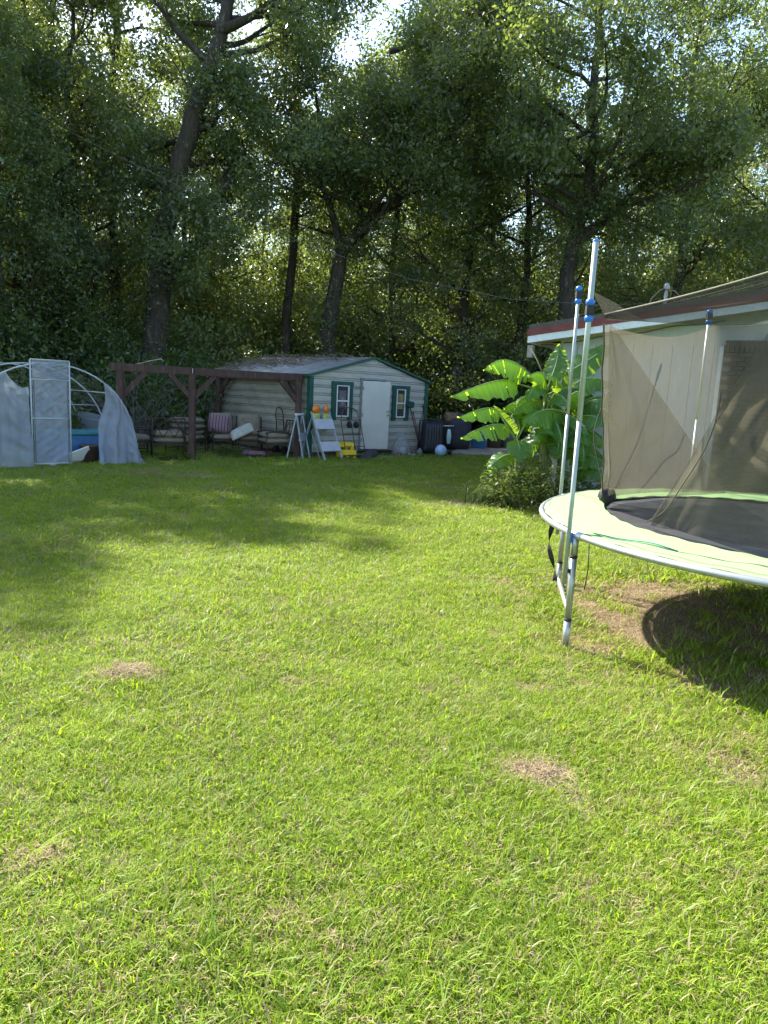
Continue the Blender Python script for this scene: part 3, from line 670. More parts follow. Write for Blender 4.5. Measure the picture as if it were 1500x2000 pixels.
# torn front curtains: left, right
def curtain(name, left, right, zl, zr, seed, amp=.05, out=.1):
    r_ = random.Random(seed); ph = [r_.uniform(0, 6) for _ in range(6)]
    def f(u, v):
        s = left(v) * (1 - u) + right(v) * u; ztop = zl * (1 - u) + zr * u if not callable(zl) else zl(u)
        z = ztop * v + .01
        o = amp * (math.sin(14 * u + ph[0] + 2 * v) + .7 * math.sin(27 * u + ph[1] - 3 * v) + .4 * math.sin(9 * v + 16 * u + ph[2])) * (.35 + .65 * (1 - v))
        o += .02 * math.sin(30 * v + 8 * u + ph[3]) * math.sin(5 * u + ph[4])
        return ghp(s, z, -.05 - out * (1 - v) ** 2 - o)
    mb = MB().grid(60, 44, f); return mb.build(name, FILM, gh)
def lz(u):
    s = -1.72 + u * 1.30
    top = hoop((math.acos(max(-1, min(1, -(s - HC) / 1.72)))) / math.pi)[1] if abs(s - HC) < 1.72 else .02
    dip = 1.98 - .40 * max(0, (u - .55) / .45) ** .7 - .15 * abs(math.sin(9 * u)) * (u > .6)
    return max(.05, min(top - .01, dip if u > .62 else 9))
curtain('front_film', lambda v: -1.78, lambda v: -.40, lz, 0, 4, .05, .10)
def rz_(u):
    s = .98 + u * .78
    t_ = math.acos(max(-1, min(1, -(s - HC) / 1.72))) / math.pi
    return max(.04, hoop(t_)[1] - .01)
curtain('side_flap', lambda v: .80 + .18 * v - .10 * math.sin(6 * v) * (v > .5), lambda v: 1.84 - .1 * v, rz_, 0, 8, .055, .24)
def roof_film(t0, t1, seed):                              # what is left of the cover over the hoops
    r_ = random.Random(seed); ph = r_.uniform(0, 6)
    def f(u, v):
        s, z = hoop(t0 + (t1 - t0) * u); return ghp(HC + s * 1.012, z * 1.01 + .02 * math.sin(8 * v + ph + 5 * u) - .02, v * 3.0)
    MB().grid(12, 16, f).build('cover_film', FILM, gh)
roof_film(.87, 1., 3); roof_film(0., .2, 6)
MB().box(ghp(0, .02, -.05), (.1, .1, .04)).build('sill', PIPE, gh)
# things standing in it
BLUE = M('blue_plastic', (.05, .16, .34), (.04, .12, .26), .5, 8)
bx = empty('raised_bin', ghp(.75, 0, .9) + gh.location, math.atan2(gd.y, gd.x), 'blue tub with a teal rim inside the torn greenhouse', 'tub')
MB().box((0, 0, .28), (1.3, .7, .56)).build('tub', BLUE, bx, bevel=.03); MB().box((0, 0, .60), (1.38, .78, .07)).build('rim', M('teal_plastic', (.05, .23, .26), None, .5), bx, bevel=.015)
wp = MB().box((0, 0, 0), (.42, .02, .30), RX(math.radians(35)) @ RZ(0)).build('white_panel', WHITE); wp.location = ghp(.62, .18, .2) + gh.location; wp.rotation_euler = (0, math.radians(-22), math.radians(35))
tag(wp, 'white board lying tilted on the ground by the greenhouse door', 'board')
pt = empty('plant_pot', ghp(.86, 0, .3) + gh.location, 0, 'dark brown pot in the greenhouse beside the tilted white board', 'pot')
MB().lathe([(0, 0), (.14, 0), (.19, .34), (.2, .34), (.2, .38), (.17, .38), (.16, .3), (0, .3)], n=18).build('pot', M('brown_pot', (.10, .06, .05), None, .7), pt)
MB().lathe([(.165, .31), (.08, .325), (0, .33)], n=18).build('soil', M('potting_soil', (.05, .035, .025), None, .95, 30, .5), pt)
# ------------------------------------------------------------------ patio chairs and clutter by the shed
IRON = M('dark_iron', (.035, .028, .024), (.07, .045, .03), .6, 10, metal=.4)
TAN = M('tan_cushion', (.23, .19, .135), (.16, .13, .09), .95, 9, .3, c3=(.14, .12, .09), scale3=3)
def chair(name, loc, rz, label, back=True, cush=2, backcush=True, arms=True, wd=.66, seed=0, topper=None):
    c = empty(name, loc, rz, label, 'chair', 'patio chairs round the pergola'); r_ = random.Random(seed); hw = wd / 2
    for sx in (-1, 1):
        MB().tube([(sx * hw, -.33, 0), (sx * hw, -.31, .62)], .016, 6).build('leg', IRON, c)
        MB().tube([(sx * hw, .36, 0), (sx * hw, .30, .4), (sx * hw * .97, .44, .92)] if back else [(sx * hw, .36, 0), (sx * hw, .33, .42)], .016, 6).build('leg', IRON, c)
        if arms: MB().tube([(sx * hw, -.36, .60), (sx * hw, -.2, .64), (sx * hw, .15, .62), (sx * hw, .37, .58)], .02, 6).build('arm', IRON, c)
        MB().tube([(sx * hw, -.32, .12), (sx * hw, .34, .12)], .011, 5).build('stretcher', IRON, c)
    MB().box((0, 0, .33), (wd, .66, .03)).build('seat_frame', IRON, c)
    if back:
        MB().tube([(-hw, .44, .92), (hw, .44, .92)], .016, 6).build('back_rail', IRON, c)
        for k in range(3):
            x0 = -hw + wd / 3 * k
            for a, b in ((0, 1), (1, 0)): MB().tube([(x0 + a * wd / 3, .33, .48), (x0 + b * wd / 3, .43, .90)], .008, 5).build('back_strap', IRON, c)
    for k in range(cush):
        MB().cushion((r_.uniform(-.02, .02), -.02, .41 + k * .135), (wd * .97, .66, .15), RZ(r_.uniform(-.05, .05)) @ RY(r_.uniform(-.03, .03)), .45, 10, .008, seed + k).build('cushion', TAN, c)
    if back and backcush: MB().cushion((0, .30, .74), (wd * .9, .14, .52) if False else (wd * .92, .54, .15), RX(math.radians(78)), .45, 10, .01, seed + 9).build('back_cushion', TAN, c)
    return c
chair('patio_chair', (-5.12, 16.75, 0), math.radians(200), 'chair with two tan cushions, left of the braced pergola post', cush=2, seed=1, backcush=False, wd=.72)
chair('patio_chair', (-5.95, 16.9, 0), math.radians(115), 'chair with a tan back cushion half hidden by the greenhouse flap', cush=1, seed=2)
chair('patio_chair', (-5.05, 18.0, 0), math.radians(170), 'chair piled with four tan cushions behind the left pergola chair', cush=4, seed=3, backcush=False, wd=.75)
chair('patio_chair', (-4.25, 18.6, 0), math.radians(25), 'chair with a striped pillow against its back, by the shed wall', cush=1, seed=4)
chair('patio_chair', (-3.62, 18.75, 0), math.radians(12), 'chair with an upright brown back cushion in front of the siding', cush=2, seed=5)
chair('patio_chair', (-2.85, 18.15, 0), math.radians(-62), 'iron chair with two thick cushions nearest the shed corner', cush=2, seed=6, backcush=False)
STRIPE = bpy.data.materials.new('striped_cloth'); STRIPE.use_nodes = True; MATS['striped_cloth'] = STRIPE
n = STRIPE.node_tree; wv = n.nodes.new('ShaderNodeTexWave'); wv.inputs['Scale'].default_value = 4.2; wv.inputs['Distortion'].default_value = .3; tc = n.nodes.new('ShaderNodeTexCoord')
cr = n.nodes.new('ShaderNodeValToRGB'); cr.color_ramp.interpolation = 'CONSTANT'; cr.color_ramp.elements[0].color = (.10, .045, .06, 1); cr.color_ramp.elements[1].position = .5; cr.color_ramp.elements[1].color = (.34, .26, .27, 1)
e_ = cr.color_ramp.elements.new(.8); e_.color = (.17, .08, .10, 1)
n.links.new(tc.outputs['Object'], wv.inputs[0]); n.links.new(wv.outputs['Fac'], cr.inputs[0]); n.links.new(cr.outputs[0], n.nodes['Principled BSDF'].inputs['Base Color']); n.nodes['Principled BSDF'].inputs['Roughness'].default_value = .95
def pillow(loc, rot, d, mat, label, seed=0):
    o = MB().cushion((0, 0, 0), d, None, .8, 12, .012, seed).build('pillow', mat); o.location = loc; o.rotation_euler = rot; tag(o, label, 'pillow', 'loose pillows'); return o
pillow((-4.33, 18.42, .74), (math.radians(72), math.radians(4), math.radians(12)), (.54, .46, .16), STRIPE, 'purple and cream striped pillow propped on the chair by the shed wall')
pillow((-3.72, 18.3, .58), (math.radians(30), math.radians(-28), math.radians(10)), (.62, .40, .14), M('pale_pillow', (.42, .42, .36), (.30, .30, .25), .95, 7), 'pale grey green pillow slumped between two chairs', 3)
pillow((-3.3, 17.95, .08), (0, 0, .2), (.72, .55, .12), M('purple_cushion', (.18, .09, .12), (.12, .06, .08), .95, 7), 'flat purple cushion lying on the grass under the chairs', 5)
# hand truck against the long wall
ht = empty('hand_truck', SHP(-.16, 1.05), math.atan2(-.712, .702), 'black hand truck leaning on the long shed wall', 'hand truck')
for sx in (-.16, .16): MB().tube([(sx, .1, .05), (sx, 0, 1.05), (sx * .8, -.01, 1.15)], .014, 6).build('side_rail', IRON, ht)
MB().tube([(-.128, -.01, 1.15), (-.06, -.02, 1.22), (.06, -.02, 1.22), (.128, -.01, 1.15)], .014, 6).build('handle', IRON, ht)
for z in (.3, .6, .9): MB().tube([(-.16, .1 - z * .09, z), (.16, .1 - z * .09, z)], .011, 6).build('cross_bar', IRON, ht)
MB().box((0, .2, .03), (.36, .22, .015)).build('toe_plate', IRON, ht)
for sx in (-.2, .2): MB().lathe([(0, -.03), (.1, -.03), (.11, 0), (.1, .03), (0, .03)], (sx, .05, .11), 14, RY(math.radians(90))).build('wheel', MATS['black_rubber'], ht)
# folding barricades with amber lamps
BARW = M('barricade_steel', (.36, .40, .44), (.26, .29, .33), .5, 7, metal=.2)
BOARD = M('barricade_board', (.48, .49, .52), (.40, .40, .44), .45, 5, c3=(.55, .30, .26), scale3=5, th3=(.58, .7))
AMBER = M('amber_lens', (.85, .24, .015), (.55, .13, .008), .25, 22, .3, spec=.6)
LIME = M('lime_lamp_case', (.50, .56, .20), (.36, .42, .13), .5, 9, c3=(.05, .09, .06), scale3=7, th3=(.6, .66))
br = empty('barricade', (-1.72, 18.25, 0), math.radians(48), 'folding barricade with two white boards and two round amber lamps', 'barricade')
for sx in (-.30, .30):
    MB().bar((sx, -.55, 0), (sx, .02, 1.18), .05, .03).build('leg', BARW, br); MB().bar((sx * .93, .42, 0), (sx * .93, 0, 1.05), .05, .03).build('leg', BARW, br)
sl_ = math.atan2(.57, 1.18)
for z, t in ((.88, .27), (.34, .25)):
    MB().box((0, -.55 + .57 * z / 1.18 - .03, z), (.62, .025, t), RX(-sl_)).build('board', BOARD, br)
for sx in (-.20, .14):
    lm = empty('warning_lamp', (sx, -.05, 1.04)); lm.parent = br
    MB().box((0, 0, .03), (.19, .09, .14)).build('case', LIME, lm, bevel=.015)
    MB().lathe([(0, -.06), (.07, -.05), (.115, -.02), (.12, 0), (.115, .02), (.07, .05), (0, .06)], (0, 0, .20), 18, RZ(.6 if sx > 0 else 0) @ RX(math.radians(90))).build('lens', AMBER, lm)
b2 = empty('barricade', (-2.22, 18.02, 0), math.radians(75), 'narrow folded steel barricade standing against the shed corner post', 'barricade')
for sx in (-.22, .22):
    MB().bar((sx, -.22, 0), (sx * .9, 0, 1.1), .05, .03).build('leg', BARW, b2); MB().bar((sx, .22, 0), (sx * .9, 0, 1.1), .04, .03).build('leg', BARW, b2)
MB().box((0, 0, 1.10), (.5, .05, .05)).build('top_bar', WHITE, b2); MB().box((0, -.1, .55), (.44, .03, .2)).build('board', BARW, b2)
fr_ = empty('folded_frame', (-1.78, 18.32, 0), math.radians(35), 'pair of pale steel legs leaning behind the lamp barricade', 'frame')
for k in (-.06, .06): MB().bar((k, -.25, 0), (k - .12, .05, .72), .03, .02).build('leg', BARW, fr_)
MB().bar((-.18, .045, .70), (-.06, .045, .70), .03, .02).build('joint', BARW, fr_)
# yellow step stool
YEL = M('yellow_plastic', (.78, .56, .02), (.66, .46, .015), .5, 5)
ys_ = empty('step_stool', (-1.08, 18.75, 0), math.radians(18), 'bright yellow two step plastic stool on the grass', 'stool')
for y0, h in ((-.17, .22), (.11, .40)):
    MB().box((0, y0, h - .025), (.42, .25, .05)).build('step', YEL, ys_, bevel=.012)
    for sx in (-.17, 0, .17): MB().box((sx, y0 - .02, (h - .05) / 2), (.08 if sx else .07, .20, h - .052)).build('leg', YEL, ys_, bevel=.01)
    MB().box((0, y0 - .11, h - .08), (.42, .03, .08)).build('riser', YEL, ys_)
# rusty cart / rack between window and door
RUST = M('rusty_steel', (.15, .11, .085), (.09, .06, .045), .75, 12, metal=.3)
ct = empty('garden_cart', SHP(1.22, -.35), math.atan2(.702, .712), 'rusty tubular garden cart propped upright by the shed door', 'cart')
for sx in (-.34, 0, .34): MB().tube([(sx, -.12, .12), (sx, .14, .98), (sx * .7, .2, 1.22)], .013, 6).build('side_tube', RUST, ct)
for z in (.3, .62, .96): MB().tube([(-.34, -.12 + z * .27, z), (.34, -.12 + z * .27, z)], .011, 6).build('cross_tube', RUST, ct)
MB().tube([(-.24, .2, 1.22), (-.1, .22, 1.3), (.1, .22, 1.3), (.24, .2, 1.22)], .014, 6).build('handle', RUST, ct)
for sx in (-.12, .12): MB().lathe([(0, -.03), (.05, -.04), (.09, -.02), (.09, .02), (.05, .04), (0, .03)], (sx, .05, .86), 14, RY(math.radians(90))).build('wheel', MATS['black_rubber'], ct)
MB().box((0, -.18, .1), (.75, .3, .03)).build('base_plate', RUST, ct)
# tools
def tool(name, x, y, lean, head, label, col, h=1.35):
    t = empty(name, SHP(x, y), math.atan2(.702, .712), label, 'tool', 'long handled tools leaning on the shed')
    MB().tube([(0, 0, .05), (lean, .16, h)], .014, 6).build('handle', col, t); hx, hz = lean, h
    if head == 'broom': MB().box((hx, .16, hz + .06), (.30, .06, .16), RY(.15)).build('broom_head', M('broom_bristle', (.02, .07, .055), None, .9, 40, .5), t)
    if head == 'rake':
        MB().box((0, 0, .04), (.34, .03, .03)).build('rake_head', RUST, t)
        for k in range(7): MB().bar((-.15 + k * .05, 0, .03), (-.15 + k * .05, -.06, .01), .008).build('tine', RUST, t)
    if head == 'shovel': MB().lathe([(.015, .32), (.09, .26), (.105, .12), (.06, .02), (0, 0)], (0, 0, 0), 10, Matrix.Diagonal((1, .2, 1)).to_3x3()).build('blade', RUST, t)
    MB().tube([(lean * .95, .155, h - .06), (lean, .16, h)], .018, 6).build('grip', MATS['black_rubber'], t)
WOODH = M('tool_wood', (.28, .19, .11), None, .7, 9); REDH = M('red_handle', (.20, .04, .035), None, .6)
tool('push_broom', 3.95, -.28, -.42, 'broom', 'dark broom leaning head up against the right shed window', IRON, 1.38)
tool('garden_rake', 4.02, -.24, -.30, 'rake', 'red handled rake leaning beside the broom', REDH, 1.22)
tool('shovel', 4.32, -.2, -.16, 'shovel', 'dark shovel leaning on the right corner of the shed', IRON, 1.42)
tool('garden_hoe', 4.42, -.12, -.28, 'rake', 'wooden handled hoe at the right corner of the shed', WOODH, 1.2)
# odds and ends on the ground by the door
rg2 = random.Random(4)
JU = [M('junk_grey', (.25, .24, .23), None, .7), M('junk_dark', (.04, .04, .045), None, .7), M('junk_brown', (.16, .10, .07), None, .8), M('junk_pale', (.42, .42, .40), None, .6)]
jl = ['flat grey slab', 'dark crumpled bag', 'brown clod', 'pale plastic jug', 'dark low crate', 'grey tray', 'brown bucket', 'pale bowl', 'black hose coil', 'grey bottle']
for i, (x, y, sx, sy, sz, k) in enumerate([(2.2, -.75, .5, .3, .04, 0), (1.55, -.55, .4, .3, .16, 1), (2.75, -.5, .25, .2, .12, 2), (3.0, -.45, .18, .16, .26, 3), (1.85, -.4, .35, .25, .2, 1), (3.2, -.62, .3, .22, .08, 0), (3.45, -.4, .2, .2, .18, 2), (3.3, -.35, .18, .18, .1, 3), (1.3, -.75, .4, .3, .1, 1), (3.62, -.5, .14, .14, .2, 0)]):
    o = MB().cushion((0, 0, sz / 2), (sx, sy, sz), None, .55, 8, sz * .16, i).build(['slab', 'bag', 'clod', 'jug', 'crate', 'tray', 'bucket', 'bowl', 'hose', 'bottle'][i], JU[k]); o.location = SHP(x, y); o.rotation_euler = (0, 0, rg2.uniform(0, 3))
    tag(o, jl[i] + ' in the clutter on the ground by the shed door', 'clutter', 'clutter by the shed door')
pb = MB(); pb.lathe([(.02, 0), (.22, .02), (.24, .2), (.17, .42), (.1, .55), (.16, .66)], n=20)
rb = random.Random(3); pb.v = [(x * (1 + rb.uniform(-.2, .2)), y * (1 + rb.uniform(-.2, .2)), z) for x, y, z in pb.v]
o = pb.build('plastic_bag', film_mat('clear_bag', (.62, .64, .66), .38, rough=.2, spec=.6)); o.location = SHP(2.98, -.38); tag(o, 'clear plastic bag standing under the right shed window', 'bag')
bl = MB(); bl.lathe([(.17 * math.sin(a), -.17 * math.cos(a)) for a in np.linspace(0, math.pi, 13)], n=20)
o = bl.build('ball', M('pale_blue_ball', (.50, .60, .74), (.22, .36, .58), .4, 3.5)); o.location = SHP(4.15, -.85, .17); tag(o, 'pale blue ball in the grass beside the black tub', 'ball')
# upended wheelbarrow tub with its frame
wb = empty('wheelbarrow', (1.30, 20.85, 0), math.radians(8), 'black ribbed wheelbarrow tub standing on end beside the shed', 'wheelbarrow')
def tubf(u, v):
    x = (u * 2 - 1); wd_ = .37 - .06 * v; e = abs(x) ** 6; f2 = max(0, abs(v * 2 - 1)) ** 8
    rib = .012 * (1 if int(u * 18) % 2 else -1) * (1 - e)
    return (x * wd_, -.18 + .26 * max(e, f2) + rib, .02 + v * .98)
MB().grid(40, 24, tubf).build('tub', M('black_plastic', (.022, .024, .034), (.015, .016, .022), .45, 6), wb)
MB().tube([(-.40, .09, .0), (-.38, .09, .98), (-.2, .09, 1.04), (.2, .09, 1.04), (.33, .09, .98), (.40, .09, 0)], .022, 6).build('rim', MATS['black_plastic'], wb)
for sx in (-.2, .2): MB().tube([(sx, .0, .05), (sx, .2, .7), (sx * 1.4, .32, 1.15)], .018, 6).build('handle', WOODH, wb)
MB().lathe([(0, -.04), (.15, -.04), (.17, 0), (.15, .04), (0, .04)], (0, .3, .17), 16, RY(math.radians(90))).build('wheel', MATS['black_rubber'], wb)
# kick scooter
MINT = M('mint_paint', (.42, .60, .56), None, .45)
sc = empty('kick_scooter', (1.74, 20.95, 0), math.radians(15), 'child scooter with a mint bag on its bar next to the black tub', 'scooter')
MB().tube([(0, 0, .12), (.02, .05, .85)], .016, 6).build('stem', IRON, sc); MB().tube([(-.18, .05, .86), (.2, .05, .87)], .015, 6).build('handlebar', WHITE, sc)
MB().cushion((.03, -.02, .56), (.13, .07, .42), None, .5, 8, .01).build('side_bag', MINT, sc)
MB().box((0, .3, .1), (.12, .55, .03)).build('deck', IRON, sc)
for x, y in ((-.1, 0), (.1, 0), (0, .6)): MB().lathe([(0, -.025), (.09, -.03), (.1, 0), (.09, .03), (0, .025)], (x, y, .1), 14, RY(math.radians(90))).build('wheel', MATS['black_rubber'], sc)
# covered grill, tables, pots behind
gr = empty('covered_grill', (2.25, 23.6, 0), .2, 'dark covered barrel grill with a brown lid behind the scooter', 'grill')
MB().lathe([(0, .05), (.42, .05), (.45, .3), (.46, .75), (.42, 1.0), (.3, 1.14), (.12, 1.2), (0, 1.21)], n=20).build('cover', M('dark_cover', (.045, .042, .055), (.03, .03, .038), .7, 5, .3), gr)
MB().cushion((-.22, -.12, 1.02), (.5, .45, .34), RX(.3), .7, 10, .03, 4).build('lid', M('tan_lid', (.24, .16, .09), (.10, .07, .05), .8, 6), gr)
tb = empty('small_table', (2.95, 24.2, 0), 0., 'low blue table to the right of the covered grill', 'table')
MB().box((0, 0, .5), (.55, .4, .04)).build('tabletop', M('pale_blue', (.22, .36, .44), None, .5), tb)
for sx in (-.24, .24):
    for sy in (-.16, .16): MB().box((sx, sy, .24), (.035, .035, .48)).build('leg', BLUE, tb)
bn = empty('storage_bin', (3.15, 24.9, 0), .1, 'blue bin between the table and the brown pot', 'bin'); MB().box((0, 0, .22), (.5, .35, .44), taper=1.12).build('body', BLUE, bn, bevel=.02); MB().box((0, 0, .47), (.6, .43, .05)).build('lid', M('grey_lid', (.22, .24, .27), None, .5), bn, bevel=.01)
for (x, y, r, h, c, lb) in ((3.75, 25.4, .34, .5, (.17, .13, .11), 'wide brown planter by the driveway'), (4.25, 25.6, .24, .55, (.30, .31, .30), 'pale grey planter right of the brown one')):
    o = empty('planter', (x, y, 0), 0, lb, 'planter', 'planters by the driveway')
    MB().lathe([(0, 0), (r * .75, 0), (r, h * .9), (r * 1.06, h * .9), (r * 1.06, h), (r * .9, h), (r * .85, h * .85), (0, h * .85)], n=20).build('pot', M('planter%d' % int(r * 100), c, None, .8), o)
    rr_ = np.random.default_rng(int(r * 100)); v, q, t = leaves_np(rr_, rr_.normal(0, .1, (14, 3)) + np.array([0, 0, h + .12]), 16, .12, .09); np_mesh('plant', v, q, LEAF_B, t, o)
cone = empty('flower_stake', at(368, 880, 16.9) * 1, 0, 'thin dark stake with faded flowers beside the pergola post', 'stake'); cone.location.z = 0
MB().tube([(0, 0, 0), (.01, 0, .34)], .008, 5).build('stem', IRON, cone); MB().cushion((0, 0, .38), (.2, .16, .12), None, .8, 8, .03).build('flowers', M('faded_flowers', (.30, .22, .15), (.16, .09, .08), .9, 25), cone)
# ------------------------------------------------------------------ trampoline
STEEL = M('galvanised_tube', (.44, .46, .46), (.34, .36, .36), .42, 9, .04, metal=.75, spec=.5, c3=(.36, .33, .27), scale3=4, th3=(.62, .8))
PAINT = M('pole_paint', (.33, .38, .36), (.26, .30, .28), .42, 6, .03, metal=.35, c3=(.42, .44, .42), scale3=7, th3=(.6, .7))
BLUEP = M('blue_cap', (.03, .16, .55), (.02, .11, .42), .35, 6)
BLK = MATS['black_rubber']
TC, TR = V(3.31, 5.53, 0), 2.03
def tz(x, y): return .845 + .014 * (y - 5.53)
def tp_(ang, r, dz=0.): a = math.radians(ang); x, y = TC.x + r * math.cos(a), TC.y + r * math.sin(a); return V(x, y, tz(x, y) + dz)
tr = empty('trampoline', TC, 0, 'round trampoline with pale green pad, black mat and sagging brown net', 'trampoline')
def T(p): return Vector(p) - TC
LEGS = [196, 141, 92, 28, 328, 258]
edges = sorted(LEGS)
for k, a0 in enumerate(edges):
    a1 = edges[(k + 1) % 6] + (360 if k == 5 else 0)
    MB().tube([T(tp_(a, TR, -.014)) for a in np.linspace(a0 + .6, a1 - .6, 24)], .025, 10).build('rim_tube', STEEL, tr)
for a in LEGS:
    j = tp_(a, TR, -.014); f = V(j.x, j.y, 0)
    lg = MB().tube([T(f + V(0, 0, -.03)), T(f + V(0, 0, .20))], .0255, 10).tube([T(f + V(0, 0, .21)), T(f + V(0, 0, .66))], .0235, 10).tube([T(f + V(0, 0, .67)), T(j + V(0, 0, .01))], .0255, 10).build('leg', STEEL, tr)
    MB().tube([T(f + V(0, 0, .19)), T(f + V(0, 0, .21))], .027, 10).tube([T(f + V(0, 0, .655)), T(f + V(0, 0, .675))], .027, 10).build('joint_band', BLK, lg)
    MB().tube([T(tp_(a - 2.6, TR, -.014)), T(tp_(a, TR, -.014)), T(tp_(a + 2.6, TR, -.014))], .0285, 10).build('rim_sleeve', STEEL, tr)
l1, l2 = tp_(196, TR), tp_(141, TR)
f1, f2 = V(l1.x, l1.y, .03), V(l2.x, l2.y, .03)
MB().tube([T(f2), T(f2 * .45 + f1 * .55 + V(.05, 0, 0))], .024, 8).build('foot_tube', STEEL, tr)
# net poles outside the legs
def pole(a, ztop, zc, ball):
    p = tp_(a, TR + .055); b = V(p.x, p.y, 0)
    po = MB().tube([T(b + V(0, 0, .47)), T(b + V(0, 0, 1.62))], .0165, 10).tube([T(b + V(0, 0, 1.62)), T(b + V(0, 0, ztop))], .0185 if not ball else .015, 10).build('net_pole', PAINT, tr)
    for z in (.80, .56): MB().bar(T(tp_(a, TR + .015, z - .835)), T(tp_(a, TR + .05, z - .835)), .022, .07 if z > .7 else .03).build('clamp', BLUEP if z > .7 else BLK, po)
    cap = [(.012, -.028), (.024, -.02), (.031, -.006), (.031, .008), (.022, .02), (0, .026)]
    for z in zc: MB().lathe([(r, q) for r, q in cap], T(b + V(0, 0, z)), 14).build('cap_joint', BLUEP, po)
    if len(zc) > 1: MB().box(T(b + V(0, 0, sum(zc) / len(zc))), (.05, .05, .06)).build('hook', BLK, po)
    MB().lathe([(.0195, -.012), (.020, 0), (.016, .006), (0, .006)], T(b + V(0, 0, ztop)), 12).build('end_cap', BLUEP, po)
    return b
B1 = pole(196, 2.80, (2.30, 2.405), False); B2 = pole(141, 2.70, (2.66, 2.77), True); B3 = pole(92, 2.66, (2.62, 2.72), True)
for a in (28, 328, 258): pole(a, 2.72, (2.68, 2.78), True)
# pad of loose mint vinyl, wavy on its inner edge
PADM = M('mint_vinyl', (.27, .435, .175), (.24, .385, .155), .65, 5, .12, spec=.15, c3=(.25, .29, .17), scale3=3.5, th3=(.52, .75))
def padf(u, v):
    a = u * 360; r_in = 1.47 + .03 * math.sin(math.radians(a) * 3 + 1.2) + .010 * math.sin(math.radians(a) * 8) + .10 * max(0, math.cos(math.radians(a - 150))) ** 2
    r = r_in + (2.012 - r_in) * v
    z = .020 + .007 * math.sin(math.radians(a) * 17 + 3 * v) * (1 - abs(2 * v - 1)) + .004 * math.sin(math.radians(a) * 37 + 5 * v) - (.012 if v > .97 else 0) - .012 * (1 - v)
    x, y = TC.x + .05 * (1 - v) + r * math.cos(math.radians(a)), TC.y + .06 * (1 - v) + r * math.sin(math.radians(a))
    return T(V(x, y, tz(x, y) + z))
MB().grid(240, 12, padf).build('pad', PADM, tr)
MB().tube([padf(a / 360, .93) + V(0, 0, .003) for a in np.linspace(0, 357, 180)], .0025, 4, closed=True).build('pad_seam', M('pad_seam', (.30, .42, .24), None, .6), tr)
bs = MB()
MB().tube([padf(a / 360, .96 - .32 * math.sin(math.pi * (a - 200) / 30)) + V(0, 0, .006) for a in np.linspace(200, 217, 16)], .004, 5).build('elastic_cord', M('teal_cord', (.05, .25, .27), None, .6), tr)
MATM = M('jump_mat', (.030, .030, .033), (.018, .018, .02), .62, 60, .1, c3=(.075, .072, .068), scale3=2.5, th3=(.5, .75))
def matf(u, v):
    a = math.radians(u * 360); r = 1.66 * v; x, y = TC.x + r * math.cos(a), TC.y + r * math.sin(a)
    return T(V(x, y, tz(x, y) - .012 - .02 * (1 - v * v) + .004 * math.sin(9 * x + 4 * y)))
MB().grid(72, 16, matf).build('jumping_mat', MATM, tr)
for k in range(0, 72):
    a = k * 5; MB().tube([T(tp_(a, 1.66, -.015)), T(tp_(a, 1.85, -.022)), T(tp_(a, 2.005, -.03))], [.006, .011, .006], 5).build('spring', STEEL, tr)
# safety net: one sheet pulled straight across from the near pole to the far ones, a torn flap on the right, an added layer for the sunlit left triangle, and a gathered top band
NET = film_mat('brown_netting', (.095, .088, .066), .58, (.112, .103, .074), weave=.5, wscale=420, rough=.8, spec=.1)
NETD = film_mat('folded_netting', (.07, .067, .052), .66, (.085, .08, .06), weave=.4, wscale=380, rough=.8, spec=.1)
def mixp(a, b, t): return a * (1 - t) + b * t
E0t, E0b = V(1.42, 4.99, 2.27), tp_(152, 1.56, .05)
F3t, F3b = V(B3.x + .02, B3.y - .12, 2.58), tp_(90, 1.6, .05)
F4t, F4b = tp_(28, 1.95, 1.75), tp_(28, 1.62, .05)
def netA(u, v):
    if u < .62: t = u / .62; tp2, bt2 = mixp(E0t, F3t, t), mixp(E0b, F3b, t); bt2 = mixp(bt2, tp_(152 - 62 * t, 1.6, .05), .8)
    else: t = (u - .62) / .38; tp2, bt2 = mixp(F3t, F4t, t), tp_(90 - 62 * t, 1.6, .05)
    sag = .10 * math.sin(math.pi * min(1, u / .62)) * v ** 3
    q = mixp(bt2, tp2, v); q.z -= sag
    q += V(.5, .8, 0) * (.05 * math.sin(19 * u + 3 * v) + .07 * math.sin(8 * u + 5 * v + 1) + .02 * math.sin(47 * u - 4 * v)) * math.sin(math.pi * v) ** .6
    return T(q)
MB().grid(90, 36, netA).build('safety_net', NET, tr)
G1 = tp_(258, TR + .03); G1t = V(G1.x, G1.y, 2.86)
def netL(u, v):                                           # added triangular layer from the near pole that brightens the net's sunlit part
    q0 = mixp(E0b + V(.02, -.04, .01), E0t + V(.03, -.02, 0), v); e = tp_(88, 1.5, .06)
    q1 = mixp(e, E0t + V(.05, -.02, 0), v ** .9)
    q = mixp(q0, q1, u); q += V(-.3, -.8, 0) * (.04 + .03 * math.sin(9 * u + 4 * v) + .02 * math.sin(21 * u - 6 * v)) * math.sin(math.pi * v) ** .7
    return T(q)
MB().grid(40, 36, netL).build('net_layer', NET, tr)
